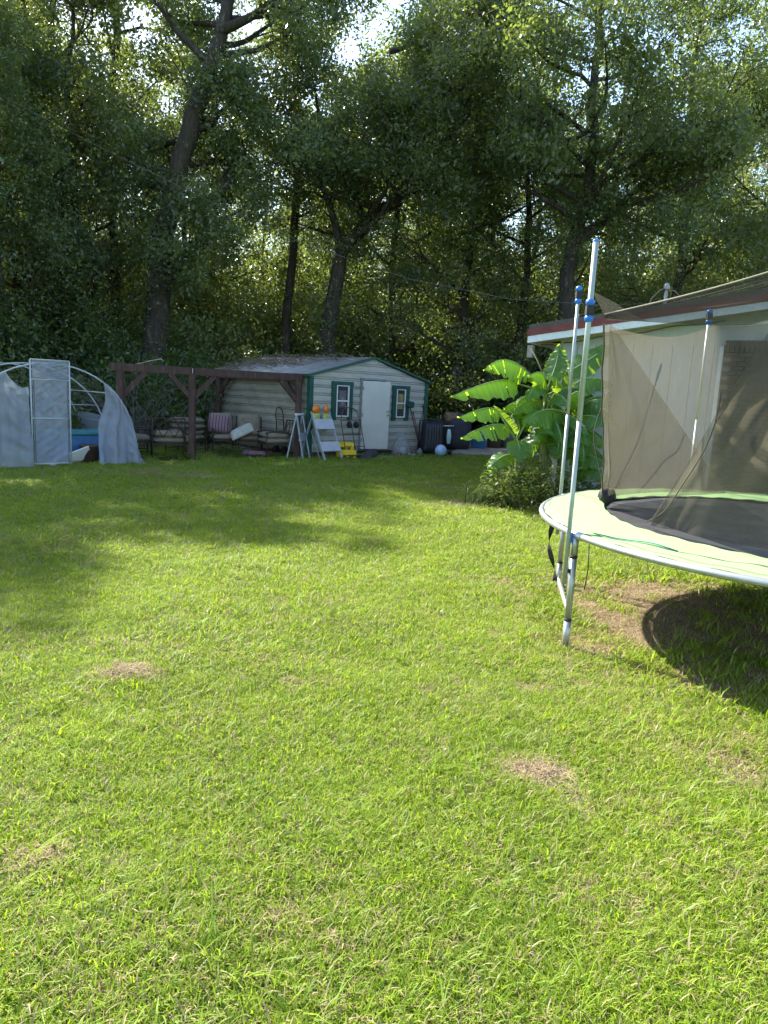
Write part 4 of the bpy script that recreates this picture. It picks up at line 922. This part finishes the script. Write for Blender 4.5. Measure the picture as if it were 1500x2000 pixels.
def netR(u, v):                                           # right flap drooping from the near right pole
    top = mixp(E0t, G1t, .52 + .5 * u); 
    edge = [V(2.16, 4.25, 2.2), V(2.02, 4.45, 1.75), V(1.98, 4.75, 1.35), V(2.0, 5.1, 1.08), V(2.0, 5.35, .86)]
    x = (1 - v) * 4; j = min(int(x), 3); e = mixp(edge[j], edge[j + 1], x - j)
    bot = tp_(205 + 50 * u, 1.45, .05); q1 = mixp(bot, V(G1.x, G1.y, 2.6), v)
    q = mixp(e, q1, u); q += V(-.6, -.7, 0) * (.03 * math.sin(13 * u + 5 * v) + .02 * math.sin(29 * u + 3 * v)) * math.sin(math.pi * u) ** .5
    return T(q)
MB().grid(44, 40, netR).build('net_layer', NET, tr)
def band(u, v):
    q = mixp(E0t + V(0, 0, .06), G1t, u); q.z -= .06 * math.sin(math.pi * u); dep = .02 + .26 * min(1, u * 2.2) 
    q.z -= dep * (1 - v); q += V(-.65, -.7, 0) * (.012 * math.sin(40 * v + 3 * u) + .01 * math.sin(23 * v - 9 * u))
    return T(q)
MB().grid(60, 22, band).build('net_top_band', NETD, tr)
MB().tube([T(mixp(E0t + V(0, 0, .065), G1t, u) - V(0, 0, .06 * math.sin(math.pi * u))) for u in np.linspace(0, 1, 30)], .007, 6).build('top_cord', M('net_cord', (.22, .20, .15), None, .9), tr)
def tri(u, v):
    a, b_, c_ = V(B1.x, B1.y, 2.48), E0t + V(.02, 0, .03), mixp(E0t, F3t, .35) + V(0, 0, .02); return T(mixp(mixp(a, b_, v), c_, u * (.35 + .65 * v)))
MB().grid(10, 8, tri).build('net_corner', NETD, tr)
MB().tube([T(netA(0, v) + TC + V(.004 * math.sin(30 * v), -.01, 0)) for v in np.linspace(0, 1, 30)], .006, 6).build('net_hem', M('net_hem', (.05, .045, .038), None, .9), tr)
hm = [E0b + V(-.03, 0, .02) + V(.05 * math.sin(7 * t) * (1 - t) - .10 * math.sin(math.pi * t), 0, 1.0 * t) for t in np.linspace(0, 1, 20)]
MB().tube([T(q) for q in hm], .005, 5).build('loose_cord', MATS['net_hem'], tr)
MB().tube([T(mixp(V(2.02, 4.45, 1.85), V(1.98, 5.35, .88), t) + V(.02 * math.sin(9 * t), -.15 * math.sin(math.pi * t), -.12 * math.sin(math.pi * t))) for t in np.linspace(0, 1, 20)], .004, 5).build('flap_seam', MATS['net_hem'], tr)
MB().cushion(T(E0b + V(.02, 0, .04)), (.14, .12, .12), None, .8, 8, .03, 3).build('gathered_net', BLK, tr)
# twisted black strap at the second leg
st = MB(); sp0 = tp_(146, TR + .02, -.05)
def stf(u, v):
    a = v * 9; wv_ = .024 * math.cos(a); q = sp0 + V(-.03 * math.sin(5 * v), -.03 * v, -v * (sp0.z - .05)); return T(q + V(wv_, .024 * math.sin(a), 0) * (u * 2 - 1) + V(.02 * math.sin(8 * v), 0, 0))
st.grid(3, 40, stf); st.build('hanging_strap', BLK, tr)
wr = tp_(200, TR - .02, -.05); MB().tube([T(wr), T(wr + V(.01, 0, -.18)), T(wr + V(0, .01, -.33))], .004, 5).build('loose_wire', BLK, tr)

# ------------------------------------------------------------------ house
wdir = V(.867, -.498, 0); wnrm = V(-.498, -.867, 0); HC_ = V(2.95, 12.9, 0)
house = empty('house', HC_, math.atan2(wdir.y, wdir.x), 'low house with white panelled wall, dark brick and a red roof edge', 'house')
# local x along the gable wall to the right, local -y towards the yard
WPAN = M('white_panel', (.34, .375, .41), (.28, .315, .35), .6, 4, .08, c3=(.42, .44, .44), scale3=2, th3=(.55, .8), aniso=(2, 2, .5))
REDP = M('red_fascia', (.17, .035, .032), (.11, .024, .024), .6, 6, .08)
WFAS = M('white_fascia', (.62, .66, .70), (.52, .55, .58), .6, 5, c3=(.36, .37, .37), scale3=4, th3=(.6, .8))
CREAM = M('cream_soffit', (.52, .46, .34), (.42, .37, .27), .7, 4)
MORT = M('mortar', (.28, .26, .24), (.22, .20, .19), .95, 25, .3)
def rk(x): return 2.92 + .142 * (x + .41)
MB().box((4.5, .22, 1.3), (9.0, .4, 2.6)).build('wall_core', MORT, house)
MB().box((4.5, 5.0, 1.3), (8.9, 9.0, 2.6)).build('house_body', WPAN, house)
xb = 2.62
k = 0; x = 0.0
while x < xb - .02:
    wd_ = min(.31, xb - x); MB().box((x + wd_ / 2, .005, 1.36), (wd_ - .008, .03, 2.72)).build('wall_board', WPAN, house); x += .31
MB().box((-.02, .01, 1.36), (.09, .09, 2.7)).build('corner_board', M('dark_corner', (.10, .085, .075), None, .7), house)
MB().box((xb - .03, -.005, 1.36), (.06, .045, 2.7)).build('edge_board', WFAS, house)
# gable panel between wall and rake
MB().add([(0, .0, 2.72), (9, .0, 2.72), (9, .0, rk(4.6) + .1), (4.6, .0, rk(4.6) - .1), (0, .0, rk(0) - .1)], [(0, 1, 2, 3, 4)]).build('gable_panel', WPAN, house)
# bricks, each its own block, in running bond under a soldier course
BR = [M('brick_%s' % s, c, c2, .9, 30, .5) for s, c, c2 in (('dark', (.060, .045, .038), (.04, .032, .028)), ('brown', (.095, .062, .046), (.06, .042, .034)), ('umber', (.075, .050, .040), (.05, .036, .03)), ('plum', (.085, .052, .050), (.055, .038, .036)))]
bme = []
for mm in BR:
    q = MB().box((0, 0, 0), (.195, .06, .060)); o = q.build('brick', mm); bme.append(o.data); bpy.data.objects.remove(o)
rb = random.Random(8); nb = 0; courses = []
for c in range(37):
    z = 2.585 - c * .0705; x = xb + .02 + (.1025 if c % 2 else 0)
    while x < 4.35 and nb < 292:
        courses.append((c, x, z)); x += .205
for c, x, z in courses[:292]:
    o = bpy.data.objects.new('brick', rb.choice(bme)); COL.objects.link(o); o.parent = house; o.location = (x + .0975, -.018 + rb.uniform(-.002, .002), z)
rest = MB()
for c, x, z in courses[292:]: rest.box((x + .0975, -.018, z), (.195, .06, .06))
for c in range(37):
    z = 2.585 - c * .0705; x = 4.35 + (.1025 if c % 2 else .02) + .2
    while x < 9: rest.box((x + .0975, -.018, z), (.195, .06, .06)); x += .205
tag(rest.build('brickwork', BR[1], house), kind='stuff')
sol = MB().box((0, 0, 0), (.060, .065, .175)).build('soldier_brick', BR[0], house); sd_ = sol.data; sol.location = (xb + .05, -.018, 2.715)
for k in range(1, 60):
    o = bpy.data.objects.new('soldier_brick', sd_); COL.objects.link(o); o.parent = house; o.location = (xb + .05 + k * .0705, -.018 + rb.uniform(-.002, .002), 2.715)
# roof with boxed overhang: slope rises along local x to a ridge, then falls
RX0, RID = -.45, 4.6
def roofpart(name, zo0, zo1, y0, y1, mat, x0=RX0):
    P = []
    for y in (y0, y1):
        for x_, zz in ((x0, 0), (RID, 0), (9.6, -.71)):
            for zo in (zo0, zo1): P.append((x_, y, rk(x_) + zo if x_ <= RID else rk(RID) + zz + zo))
    F = []
    for s in (0, 1):
        a = s * 2; F += [(a, a + 1, a + 3, a + 2)[::-1], (a + 6, a + 7, a + 9, a + 8), (a, a + 2, a + 8, a + 6), (a + 1, a + 7, a + 9, a + 3)]
    F += [(0, 6, 7, 1), (4, 5, 11, 10)]
    return MB().add(P, F).build(name, mat, house)
roofpart('roof', .02, .10, -.42, 10.0, M('roof_shingle', (.10, .085, .075), (.06, .05, .045), .95, 25, .4))
roofpart('rake_fascia', -.09, .018, -.44, -.40, REDP); roofpart('rake_board', -.205, -.092, -.425, -.39, WFAS)
roofpart('soffit', -.20, -.17, -.388, .0, CREAM, RX0 + .03)
MB().box((RX0 - .02, 5.0, rk(RX0) - .04), (.04, 10.8, .11)).build('eave_fascia', REDP, house); MB().box((RX0 - .003, 5.0, rk(RX0) - .15), (.035, 10.8, .11)).build('eave_board', WFAS, house)
MB().box((RX0 / 2, 5.0, rk(RX0) - .19), (-RX0, 10.0, .02)).build('eave_soffit', CREAM, house)
MB().box((-.22, -.05, rk(RX0) - .203), (.22, .08, .006)).build('soffit_vent', DARK, house)
MB().tube([(RX0 + .02, -.3, 2.62), (RX0 + .12, -.2, 2.42), (RX0 + .2, -.1, 2.2)], .012, 6).build('downpipe', CREAM, house)
MB().tube([(x_, -.015, rk(x_) - .235 - .02 * math.sin(x_ * 6)) for x_ in np.linspace(.05, 2.6, 14)], .006, 5).build('wall_cable', BLK, house)
fl = empty('flood_light', (RX0 - .12, .1, 2.62)); fl.parent = house
MB().box((0, 0, -.02), (.10, .10, .22)).build('lamp_body', M('lamp_grey', (.33, .31, .28), None, .6), fl); MB().box((0, 0, .11), (.13, .13, .04)).build('lamp_cap', DARK, fl)
# mast with service wires
mb_ = at(1298, 600, 14.0); ml = empty('service_mast', mb_, 0, 'grey service mast with a bent drip loop on the house roof', 'mast')
MB().tube([(0, 0, -.45), (0, 0, .36)], .03, 10).build('pipe', MATS['grey_metal'], ml); MB().lathe([(.05, -.02), (.06, .02), (.04, .09), (0, .1)], (0, 0, .34), 12).build('weather_head', MATS['grey_metal'], ml)
MB().tube([(0, 0, .36), (-.12, 0, .30), (-.26, 0, .15), (-.33, 0, -.1), (-.3, 0, -.3)], .012, 6).build('drip_loop', MATS['grey_twigs'], ml); MB().tube([(0, 0, .34), (.16, 0, .30), (.3, .1, .22), (.38, .2, .1)], .012, 6).build('service_wire', MATS['grey_twigs'], ml)
# overhead line from the trees on the left to the mast
ca = [at(-120, 120, 19), at(0, 185, 19), at(200, 290, 18.6), at(400, 388, 18), at(600, 478, 17.4), at(800, 545, 16.6), at(1000, 585, 15.6), at(1180, 596, 14.6), at(1290, 592, 14.0)]
tag(MB().tube(ca, .005, 5).build('overhead_wire', M('wire_grey', (.10, .105, .105), None, .6)), 'thin service wire sagging across the trees to the roof mast', 'wire')
# ------------------------------------------------------------------ banana plants
BANL = leaf_mat('banana_leaf', (.040, .110, .045), (.075, .170, .050), (.52, .78, .030), .36, .58, 3., spec=.5)
BANS = M('banana_stem', (.16, .20, .07), (.10, .11, .045), .6, 6, .2, aniso=(4, 4, .8), c3=(.12, .07, .035), scale3=3, th3=(.5, .62))
BANP = M('banana_rib', (.26, .34, .12), (.2, .27, .09), .5, 8)
def banana_leaf(parent, base, mid, tip, wd, nrm=None, stalk=None, seed=0, fold=.25, tear=.3):
    """blade along a bent midrib from base over mid to tip; wd = full width; nrm = which way the upper face looks"""
    r_ = random.Random(seed); O = parent.location
    def cv(t): return base * (1 - t) ** 2 + mid * 2 * t * (1 - t) + tip * t * t
    ns, nw = 60, 11; P, tone = [], []; ph = [r_.uniform(0, 6) for _ in range(4)]
    nrm = (nrm or V(-.1, -.25, 1)).normalized()
    for i in range(ns):
        t = i / (ns - 1); c = cv(t); d = (cv(min(1, t + .02)) - cv(max(0, t - .02))).normalized()
        sd_ = d.cross(nrm).normalized(); nn = sd_.cross(d).normalized()
        w_ = wd * .49 * (math.sin(math.pi * min(1, t * .93 + .07) ** .75)) ** .6 * (1 if t < .98 else .35)
        for j in range(nw):
            s = j / (nw - 1) * 2 - 1
            ed = abs(s) ** 2; wav = .05 * wd * math.sin(t * 26 + ph[0] + (2 if s > 0 else 0)) * ed + .03 * wd * math.sin(t * 55 + ph[1]) * ed
            notch = 1 - (tear * .3 * max(0, math.sin(t * 19 + ph[2] + s)) ** 6 if abs(s) > .95 else 0)
            P.append(c + sd_ * s * w_ * notch + nn * (-abs(s) * w_ * (fold * 1.6 if fold < .22 else fold * 3.2) + wav) - V(0, 0, .12 * w_ * ed) - O); tone.append(.15 + .45 * ((i // 2) % 2))
    cut = {(r_.randrange(3, ns - 2), sd2): r_.choice((2, 3, 4, 5)) for sd2 in (0, 1) for _ in range(r_.choice((1, 2, 3, 5)))}
    F = [(i * nw + j, i * nw + j + 1, (i + 1) * nw + j + 1, (i + 1) * nw + j) for i in range(ns - 1) for j in range(nw - 1) if not (((i, 0) in cut and j < cut[(i, 0)]) or ((i, 1) in cut and j >= nw - 1 - cut[(i, 1)]))]
    lf = MB().add(P, F, True).build('leaf', BANL, parent)
    a_ = lf.data.attributes.new('tone', 'FLOAT', 'POINT'); a_.data.foreach_set('value', np.array(tone, dtype=np.float32))
    pts = [cv(t) - O - nrm * .006 for t in np.linspace(0, .97, 12)]; rr = list(np.linspace(.013, .004, 12))
    if stalk is not None: pts = [stalk - O, (stalk + base) * .5 - O + V(0, 0, .03)] + pts; rr = [.022, .018] + rr
    MB().tube(pts, rr, 6).build('midrib', BANP, lf)
    return lf
def banana(loc, label): return empty('banana_plant', loc, 0, label, 'banana plant', 'banana plants by the house corner')
def stem(pl, pts, r):
    O = pl.location; MB().tube([p - O for p in pts], [r * 1.15, r, r * .9, r * .6][:len(pts)], 10).build('stem', BANS, pl)
YB = 11.9
A = banana(V(2.62, 11.9, 0), 'tallest banana plant, its sunlit leaves above the others, left of the white wall')
cA = at(1066, 775, YB); stem(A, [V(2.62, 11.9, -.05), V(2.6, 11.9, .8), at(1068, 830, YB), cA], .075)
B = banana(V(2.95, 12.05, 0), 'right hand banana plant spreading behind the trampoline poles')
cB = at(1108, 800, 12.05); stem(B, [V(2.95, 12.05, -.05), V(2.93, 12.05, .7), at(1103, 860, 12.05), cB], .07)
Cc = banana(V(2.16, 11.6, 0), 'smaller banana plant at the left with a rolled young leaf')
cC = at(1008, 862, 11.6); stem(Cc, [V(2.16, 11.6, -.05), V(2.14, 11.6, .6), at(1012, 900, 11.6), cC], .06)
def bl(pl, b, m_, t, w_, Yb, Ym, Yt, st=None, nr=None, seed=0, fold=.25, tear=.3):
    base, tip = at(*b, Yb), at(*t, Yt); md = at(*m_, Ym); md = md * 2 - (base + tip) * .5
    banana_leaf(pl, base, md, tip, w_, nr, st, seed, fold, tear)
bl(A, (1034, 730), (988, 702), (944, 724), .44, 11.8, 11.6, 11.5, cA, V(.15, -.35, 1), 1, .35)
bl(A, (1010, 748), (965, 744), (880, 775), .46, 11.7, 11.5, 11.3, cA, V(.05, -.25, 1), 2, .3)
bl(A, (1076, 738), (1087, 706), (1093, 672), .40, 11.9, 12.0, 12.1, cA, V(-.5, -1, .25), 3, .12)
bl(A, (1068, 760), (1058, 728), (1032, 735), .36, 11.8, 11.5, 11.3, cA, V(.2, -.6, 1), 4, .35)
bl(B, (1112, 725), (1150, 702), (1194, 672), .46, 12.0, 12.0, 12.1, cB, V(.2, -.75, .7), 5, .12)
bl(A, (1100, 760), (1080, 735), (1068, 742), .26, 11.7, 11.6, 11.5, cA, V(-.2, -.6, .8), 6, .3)
bl(B, (1125, 748), (1160, 738), (1200, 752), .40, 12.0, 11.9, 11.9, cB, V(-.1, -.35, 1), 7, .3)
bl(B, (1130, 790), (1160, 775), (1200, 768), .36, 12.0, 11.8, 11.8, cB, V(.1, -.6, .9), 8, .25)
bl(B, (1135, 795), (1165, 780), (1198, 790), .36, 11.9, 11.7, 11.6, cB, V(-.1, -.3, 1), 9, .3)
bl(A, (1108, 808), (1062, 800), (1022, 830), .46, 11.7, 11.3, 11.1, cA, V(.2, -.7, 1), 10, .3)
bl(B, (1130, 815), (1158, 812), (1186, 828), .50, 11.8, 11.5, 11.4, cB, V(-.2, -.9, .8), 11, .2)
bl(B, (1130, 838), (1158, 845), (1182, 875), .40, 11.8, 11.6, 11.5, cB, V(-.2, -.8, .9), 12, .25)
bl(B, (1118, 890), (1150, 888), (1192, 908), .36, 11.9, 11.6, 11.5, at(1103, 900, 12.05), V(0, -.5, 1), 13, .3)
bl(B, (1122, 925), (1155, 912), (1195, 938), .38, 11.9, 11.6, 11.5, at(1103, 940, 12.05), V(0, -.5, 1), 14, .3)
bl(B, (1112, 850), (1122, 870), (1118, 905), .36, 11.8, 11.6, 11.5, cB, V(-.2, -1, .5), 15, .25)
bl(A, (1052, 850), (1062, 838), (1082, 848), .24, 11.5, 11.3, 11.1, cA, V(.1, -.8, .9), 16, .2)
bl(A, (1070, 800), (1090, 850), (1085, 900), .40, 11.8, 11.5, 11.4, cA, V(0, -1, .3), 17, .25)
bl(Cc, (973, 803), (945, 797), (893, 816), .36, 11.5, 11.3, 11.1, cC, V(.05, -.3, 1), 18, .3)
bl(Cc, (993, 833), (955, 830), (900, 856), .40, 11.5, 11.2, 11.0, cC, V(.05, -.45, 1), 19, .25)
bl(Cc, (1002, 852), (985, 825), (963, 792), .16, 11.5, 11.5, 11.6, cC, V(-.8, -.6, .3), 20, .6)
bl(Cc, (1010, 858), (1014, 872), (1021, 905), .36, 11.4, 11.1, 11.0, cC, V(-.1, -1, .5), 21, .12)
bl(Cc, (1002, 890), (978, 893), (954, 920), .34, 11.4, 11.2, 11.1, cC, V(.1, -.7, 1), 22, .2)
bl(Cc, (1040, 808), (1010, 790), (984, 797), .34, 11.9, 11.8, 11.7, cC, V(.1, -.3, 1), 23, .3)
bl(Cc, (1015, 840), (1010, 815), (998, 800), .36, 11.7, 11.9, 12.1, cC, V(-.2, -.9, .5), 24, .2)
for k, (b_, m_, t_, w_, Yd_) in enumerate([((1060, 785), (1035, 772), (1008, 790), .34, 12.0), ((1080, 770), (1100, 740), (1090, 715), .34, 12.2), ((1085, 815), (1060, 830), (1045, 870), .34, 11.5), ((1100, 790), (1125, 765), (1150, 770), .36, 11.7), ((1070, 830), (1048, 850), (1038, 895), .30, 11.6), ((1110, 830), (1135, 860), (1140, 905), .34, 11.6)]):
    bl(A if k < 4 else B, b_, m_, t_, w_, Yd_, Yd_ - .15, Yd_ - .25, cA if k < 4 else cB, V(.1 * (-1) ** k, -.7, .8), 50 + k, .3)
rb3 = random.Random(77)
for k in range(26):
    pl, c0_ = ((A, cA), (B, cB))[k % 2]; az = rb3.uniform(0, 6.28); ln = rb3.uniform(.6, 1.05); d = V(math.cos(az), math.sin(az) * .8, 0); o0 = c0_ - V(0, 0, rb3.uniform(.1, .9))
    upz = rb3.uniform(.4, 1.1) * ln; bs0 = o0 + d * .18 + V(0, 0, upz * .35); tp0 = o0 + d * (.18 + ln * .85) + V(0, 0, upz * .4 - rb3.uniform(.1, .5)); md0 = (bs0 + tp0) * .5 + V(0, 0, .22 * ln + .1)
    banana_leaf(pl, bs0, md0, tp0, rb3.uniform(.26, .42), V(d.x * -.2, -.2, 1), o0, 100 + k, .26)
# leafy weeds and small bushes round their feet
WEED = leaf_mat('weed_leaf', (.030, .062, .016), (.080, .125, .026), (.18, .25, .03), .5, .45, 2.)
WEEDP = leaf_mat('pale_weed_leaf', (.13, .19, .06), (.24, .30, .10), (.40, .46, .12), .5, .45, 2.)
def weed(name, loc, h, r, nst, per, size, lf, label, seed, cat='weed', grp='weeds round the banana plants', nar=.13):
    rng = np.random.default_rng(seed); o = empty(name, loc, 0, label, cat, grp); sm_ = MB(); PV, TQ = [], []
    for i in range(nst):
        d = rng.normal(0, .35, 3) + np.array([0, 0, 1.2]); L1 = limb(rng, (rng.normal(0, r * .5), rng.normal(0, r * .5), 0), d / np.linalg.norm(d), h * rng.uniform(.6, 1), 6, -.02, .12)
        sm_.tube(L1, [.006, .006, .005, .004, .003, .002, .001], 4, caps=False)
        for q in range(per):
            z = rng.uniform(1, 6); j = min(int(z), 5); c = L1[j] * (1 - (z - j)) + L1[j + 1] * (z - j)
            a = rng.normal(0, 1, 3) * np.array([1, 1, .4]) + np.array([0, 0, .1]); a /= np.linalg.norm(a); s_ = np.cross(a, rng.normal(0, .3, 3) + np.array([0, 0, 1])); s_ /= np.linalg.norm(s_)
            l = size * rng.uniform(.6, 1.3); PV += [c, c + a * l * .5 + s_ * l * nar, c + a * l - np.array([0, 0, l * .2]), c + a * l * .5 - s_ * l * nar]; TQ += [rng.uniform(0, 1)] * 4
    sm_.build('stem', M('weed_stem', (.12, .15, .05), None, .7), o)
    np_mesh('foliage', np.array(PV), np.arange(len(PV)).reshape(-1, 4), lf, np.array(TQ), o); return o
g0 = at(1062, 985, 11.2); g0.z = 0
weed('bamboo_weed', g0, 1.15, .12, 5, 70, .17, WEEDP, 'pale feathery weed standing in the middle of the banana clump', 31, nar=.07)
for i, (x, y, h, r, k, lb) in enumerate([(2.0, 11.35, .95, .25, 1, 'dark leafy bush under the small banana plant'), (2.35, 11.3, .95, .28, 1, 'dark bush at the foot of the tallest banana'), (2.68, 11.25, .9, .28, 1, 'dark bush just left of the trampoline edge'), (1.95, 11.55, .35, .12, 0, 'yellow green weed at the left foot of the banana clump'), (3.1, 11.5, .6, .25, 1, 'dark bush behind the trampoline poles'), (3.6, 12.0, .5, .22, 0, 'low weed along the white wall'), (2.2, 12.1, .8, .3, 1, 'dark bush behind the small banana plant')]):
    weed('leafy_weed', V(x, y, 0), h, r, 22, 30, .085, WEED, lb, 40 + i, 'bush', 'bushes round the banana plants', .22)
weed('grass_clump', V(1.62, 11.75, 0), .40, .20, 30, 10, .20, WEEDP, 'tall yellow grass clump in the bare patch left of the bananas', 60, nar=.04)
weed('grass_clump', V(1.95, 11.55, 0), .30, .25, 30, 10, .16, WEEDP, 'sunlit weedy clump between the bare patch and the bananas', 61, nar=.05)
so2 = MB().tube([(0, 0, 0), (.01, 0, .36)], .008, 5).build('garden_stake', IRON); so2.location = (1.33, 11.7, 0); tag(so2, 'thin dark stake in the bare patch left of the bananas', 'stake')
for i, (x, y, h, nst) in enumerate([(-4.0, 17.5, .4, 14), (-3.6, 17.3, .35, 12), (-4.6, 16.1, .18, 16), (-5.4, 15.6, .15, 20), (-4.9, 15.8, .16, 18)]):
    weed('leafy_weed', V(x, y, 0), h, .2, nst, 14, .09, WEED, ['dark weed under the striped pillow chair', 'weed between the chairs and the purple cushion', 'low sunlit weed at the foot of the pergola post', 'low weed by the hem of the greenhouse flap', 'low weed in front of the left pergola chair'][i], 70 + i, 'weed', 'weeds round the pergola', .15)

# ------------------------------------------------------------------ grass
def blade_mesh(name, seed, nb, rad, hgt, wid, mat, curl=1.):
    rng = np.random.default_rng(seed); P, F, tone = [], [], []
    for i in range(nb):
        x, y = rng.normal(0, rad, 2); a = rng.uniform(0, 6.28); lean = rng.uniform(.3, 1.5) * curl; h = hgt * rng.uniform(.5, 1.25); w_ = wid * rng.uniform(.6, 1.2)
        dx, dy = math.cos(a), math.sin(a); ta = a + 1.57 + rng.uniform(-.7, .7); sx, sy = math.cos(ta), math.sin(ta); tn = rng.uniform(0, 1)
        o = len(P); k = 4
        for j in range(k):
            t = j / (k - 1); out_ = lean * h * t ** 1.5 * .9; z = h * t * (1 - .33 * min(lean, 2.2) * t * t)
            ww = w_ * (1 - t ** 1.7) * .5 + .0003
            P += [(x + dx * out_ - sx * ww, y + dy * out_ - sy * ww, z - .005), (x + dx * out_ + sx * ww, y + dy * out_ + sy * ww, z - .005)]; tone += [tn, tn]
        for j in range(k - 1): F.append((o + 2 * j, o + 2 * j + 1, o + 2 * j + 3, o + 2 * j + 2))
    me = bpy.data.meshes.new(name); me.from_pydata(P, [], F); me.polygons.foreach_set('use_smooth', [True] * len(F))
    at_ = me.attributes.new('tone', 'FLOAT', 'POINT'); at_.data.foreach_set('value', np.array(tone, dtype=np.float32)); me.materials.append(mat)
    return bpy.data.objects.new(name, me)
GRASS = leaf_mat('grass_blade', (.095, .175, .012), (.315, .42, .034), (.40, .53, .022), .6, .46, 1.1, spec=.2, dry=(.93, (.34, .29, .15)))
GRASS2 = leaf_mat('grass_blade_cool', (.12, .205, .022), (.24, .33, .045), (.32, .44, .028), .52, .44, 1.6, spec=.3, dry=(.91, (.34, .28, .15)))
STRAW = leaf_mat('straw_blade', (.26, .19, .10), (.44, .35, .20), (.34, .27, .14), .7, .25, 3., spec=.2)
CLOVER = leaf_mat('broad_weed', (.07, .15, .02), (.13, .24, .035), (.2, .34, .025), .5, .4, 2.)
gc = bpy.data.collections.new('grass_tufts')
TUFTS = [blade_mesh('tuft_a', 1, 34, .038, .042, .0042, GRASS), blade_mesh('tuft_b', 2, 28, .045, .050, .0046, GRASS2), blade_mesh('tuft_c', 3, 38, .05, .034, .0040, GRASS, 1.2), blade_mesh('tuft_d', 4, 10, .03, .085, .0052, GRASS2, .9), blade_mesh('tuft_e', 5, 30, .05, .026, .0030, STRAW, 1.8), blade_mesh('tuft_f', 6, 7, .02, .12, .0050, GRASS, 1.2), blade_mesh('tuft_g', 7, 16, .03, .026, .011, CLOVER, 1.6)]
for i, o in enumerate(TUFTS): o.name = 'tuft_%d' % i; gc.objects.link(o)
rng = np.random.default_rng(2024)
pts = []; 
for y0, y1, den, ws in ((1.1, 2.6, 1150, 1.), (2.6, 4.2, 850, 1.), (4.2, 6.5, 560, 1.1), (6.5, 10, 330, 1.35), (10, 15, 170, 1.8), (15, 23, 80, 2.6)):
    xw = .60 * y1 + 1.2; N = int(den * (y1 - y0) * 2 * xw)
    x = rng.uniform(-xw, xw, N); y = rng.uniform(y0, y1, N)
    ok = np.abs(x) < .60 * y + 1.2; pts.append(np.stack([x[ok], y[ok], np.full(ok.sum(), ws)], 1))
pts = np.concatenate(pts); X, Y, WS = pts.T
br_ = bare_at(X, Y) * np.clip(.9 + .5 * vnoise(X, Y, 14., 21), 0, 1.2); nzv = vnoise(X, Y, 2.2, 9) + .7 * vnoise(X, Y, 6., 10)
keep = rng.uniform(0, 1, len(X)) > br_ * 1.02
inshed = ((X + 2.01) * -.702 + (Y - 18.27) * .712 > -.1) & ((X + 2.01) * .712 + (Y - 18.27) * .702 > -.1) & ((X + 2.01) * .712 + (Y - 18.27) * .702 < 4.4)
indrive = (Y > 21.4) & (X > 1.6)
straw_extra = (~keep) & (rng.uniform(0, 1, len(X)) < .75)
keep &= ~inshed & ~indrive; straw_extra &= ~inshed & ~indrive
idx = rng.choice([0, 1, 2, 3, 5, 6], len(X), p=[.40, .19, .29, .05, .02, .05])
thin = np.clip(.155 + .19 * nzv + .35 * br_, .04, .6); idx = np.where(rng.uniform(0, 1, len(X)) < thin, 4, idx)
idx = np.where((~keep), 4, idx)
sel = keep | straw_extra
X, Y, WS, idx, nzv, br_ = X[sel], Y[sel], WS[sel], idx[sel], nzv[sel], br_[sel]
Z = ground_z(X, Y)
s_ = rng.uniform(.75, 1.25, len(X)) * (1 + .22 * nzv) 
under = np.hypot(X - 3.31, Y - 5.53) < 2.0; s_ = np.where(under & (idx != 4), s_ * 1.7, s_)
hz = np.where(idx == 3, .9, 1.) * s_
rot = np.stack([rng.normal(0, .12, len(X)), rng.normal(0, .12, len(X)), rng.uniform(0, 6.283, len(X))], 1)
scl = np.stack([s_ * WS, s_ * WS, hz * (1 + .12 * (WS - 1))], 1)
me = bpy.data.meshes.new('grass'); me.vertices.add(len(X)); me.vertices.foreach_set('co', np.stack([X, Y, Z], 1).astype(np.float32).ravel())
for nm, ty, dt in (('rot', 'FLOAT_VECTOR', rot), ('scl', 'FLOAT_VECTOR', scl)):
    a_ = me.attributes.new(nm, ty, 'POINT'); a_.data.foreach_set('vector', dt.astype(np.float32).ravel())
a_ = me.attributes.new('idx', 'INT', 'POINT'); a_.data.foreach_set('value', idx.astype(np.int32))
go = bpy.data.objects.new('grass', me); COL.objects.link(go)
ng = bpy.data.node_groups.new('grass_scatter', 'GeometryNodeTree')
ng.interface.new_socket('Geometry', in_out='INPUT', socket_type='NodeSocketGeometry'); ng.interface.new_socket('Geometry', in_out='OUTPUT', socket_type='NodeSocketGeometry')
gi, gout = ng.nodes.new('NodeGroupInput'), ng.nodes.new('NodeGroupOutput')
ci = ng.nodes.new('GeometryNodeCollectionInfo'); ci.inputs[0].default_value = gc; ci.inputs[1].default_value = True; ci.inputs[2].default_value = True
ip = ng.nodes.new('GeometryNodeInstanceOnPoints')
def na(nm, ty):
    q = ng.nodes.new('GeometryNodeInputNamedAttribute'); q.data_type = ty; q.inputs[0].default_value = nm; return q.outputs[0]
lk = ng.links.new
lk(gi.outputs[0], ip.inputs['Points']); lk(ci.outputs[0], ip.inputs['Instance']); ip.inputs['Pick Instance'].default_value = True
lk(na('idx', 'INT'), ip.inputs['Instance Index']); lk(na('rot', 'FLOAT_VECTOR'), ip.inputs['Rotation']); lk(na('scl', 'FLOAT_VECTOR'), ip.inputs['Scale']); lk(ip.outputs[0], gout.inputs[0])
md = go.modifiers.new('scatter', 'NODES'); md.node_group = ng
tag(go, 'short bright green lawn grass covering the yard', 'grass', kind='stuff')
print('grass tufts', len(X), 'tris', sum(len(m_.polygons) for m_ in bpy.data.meshes) * 2)
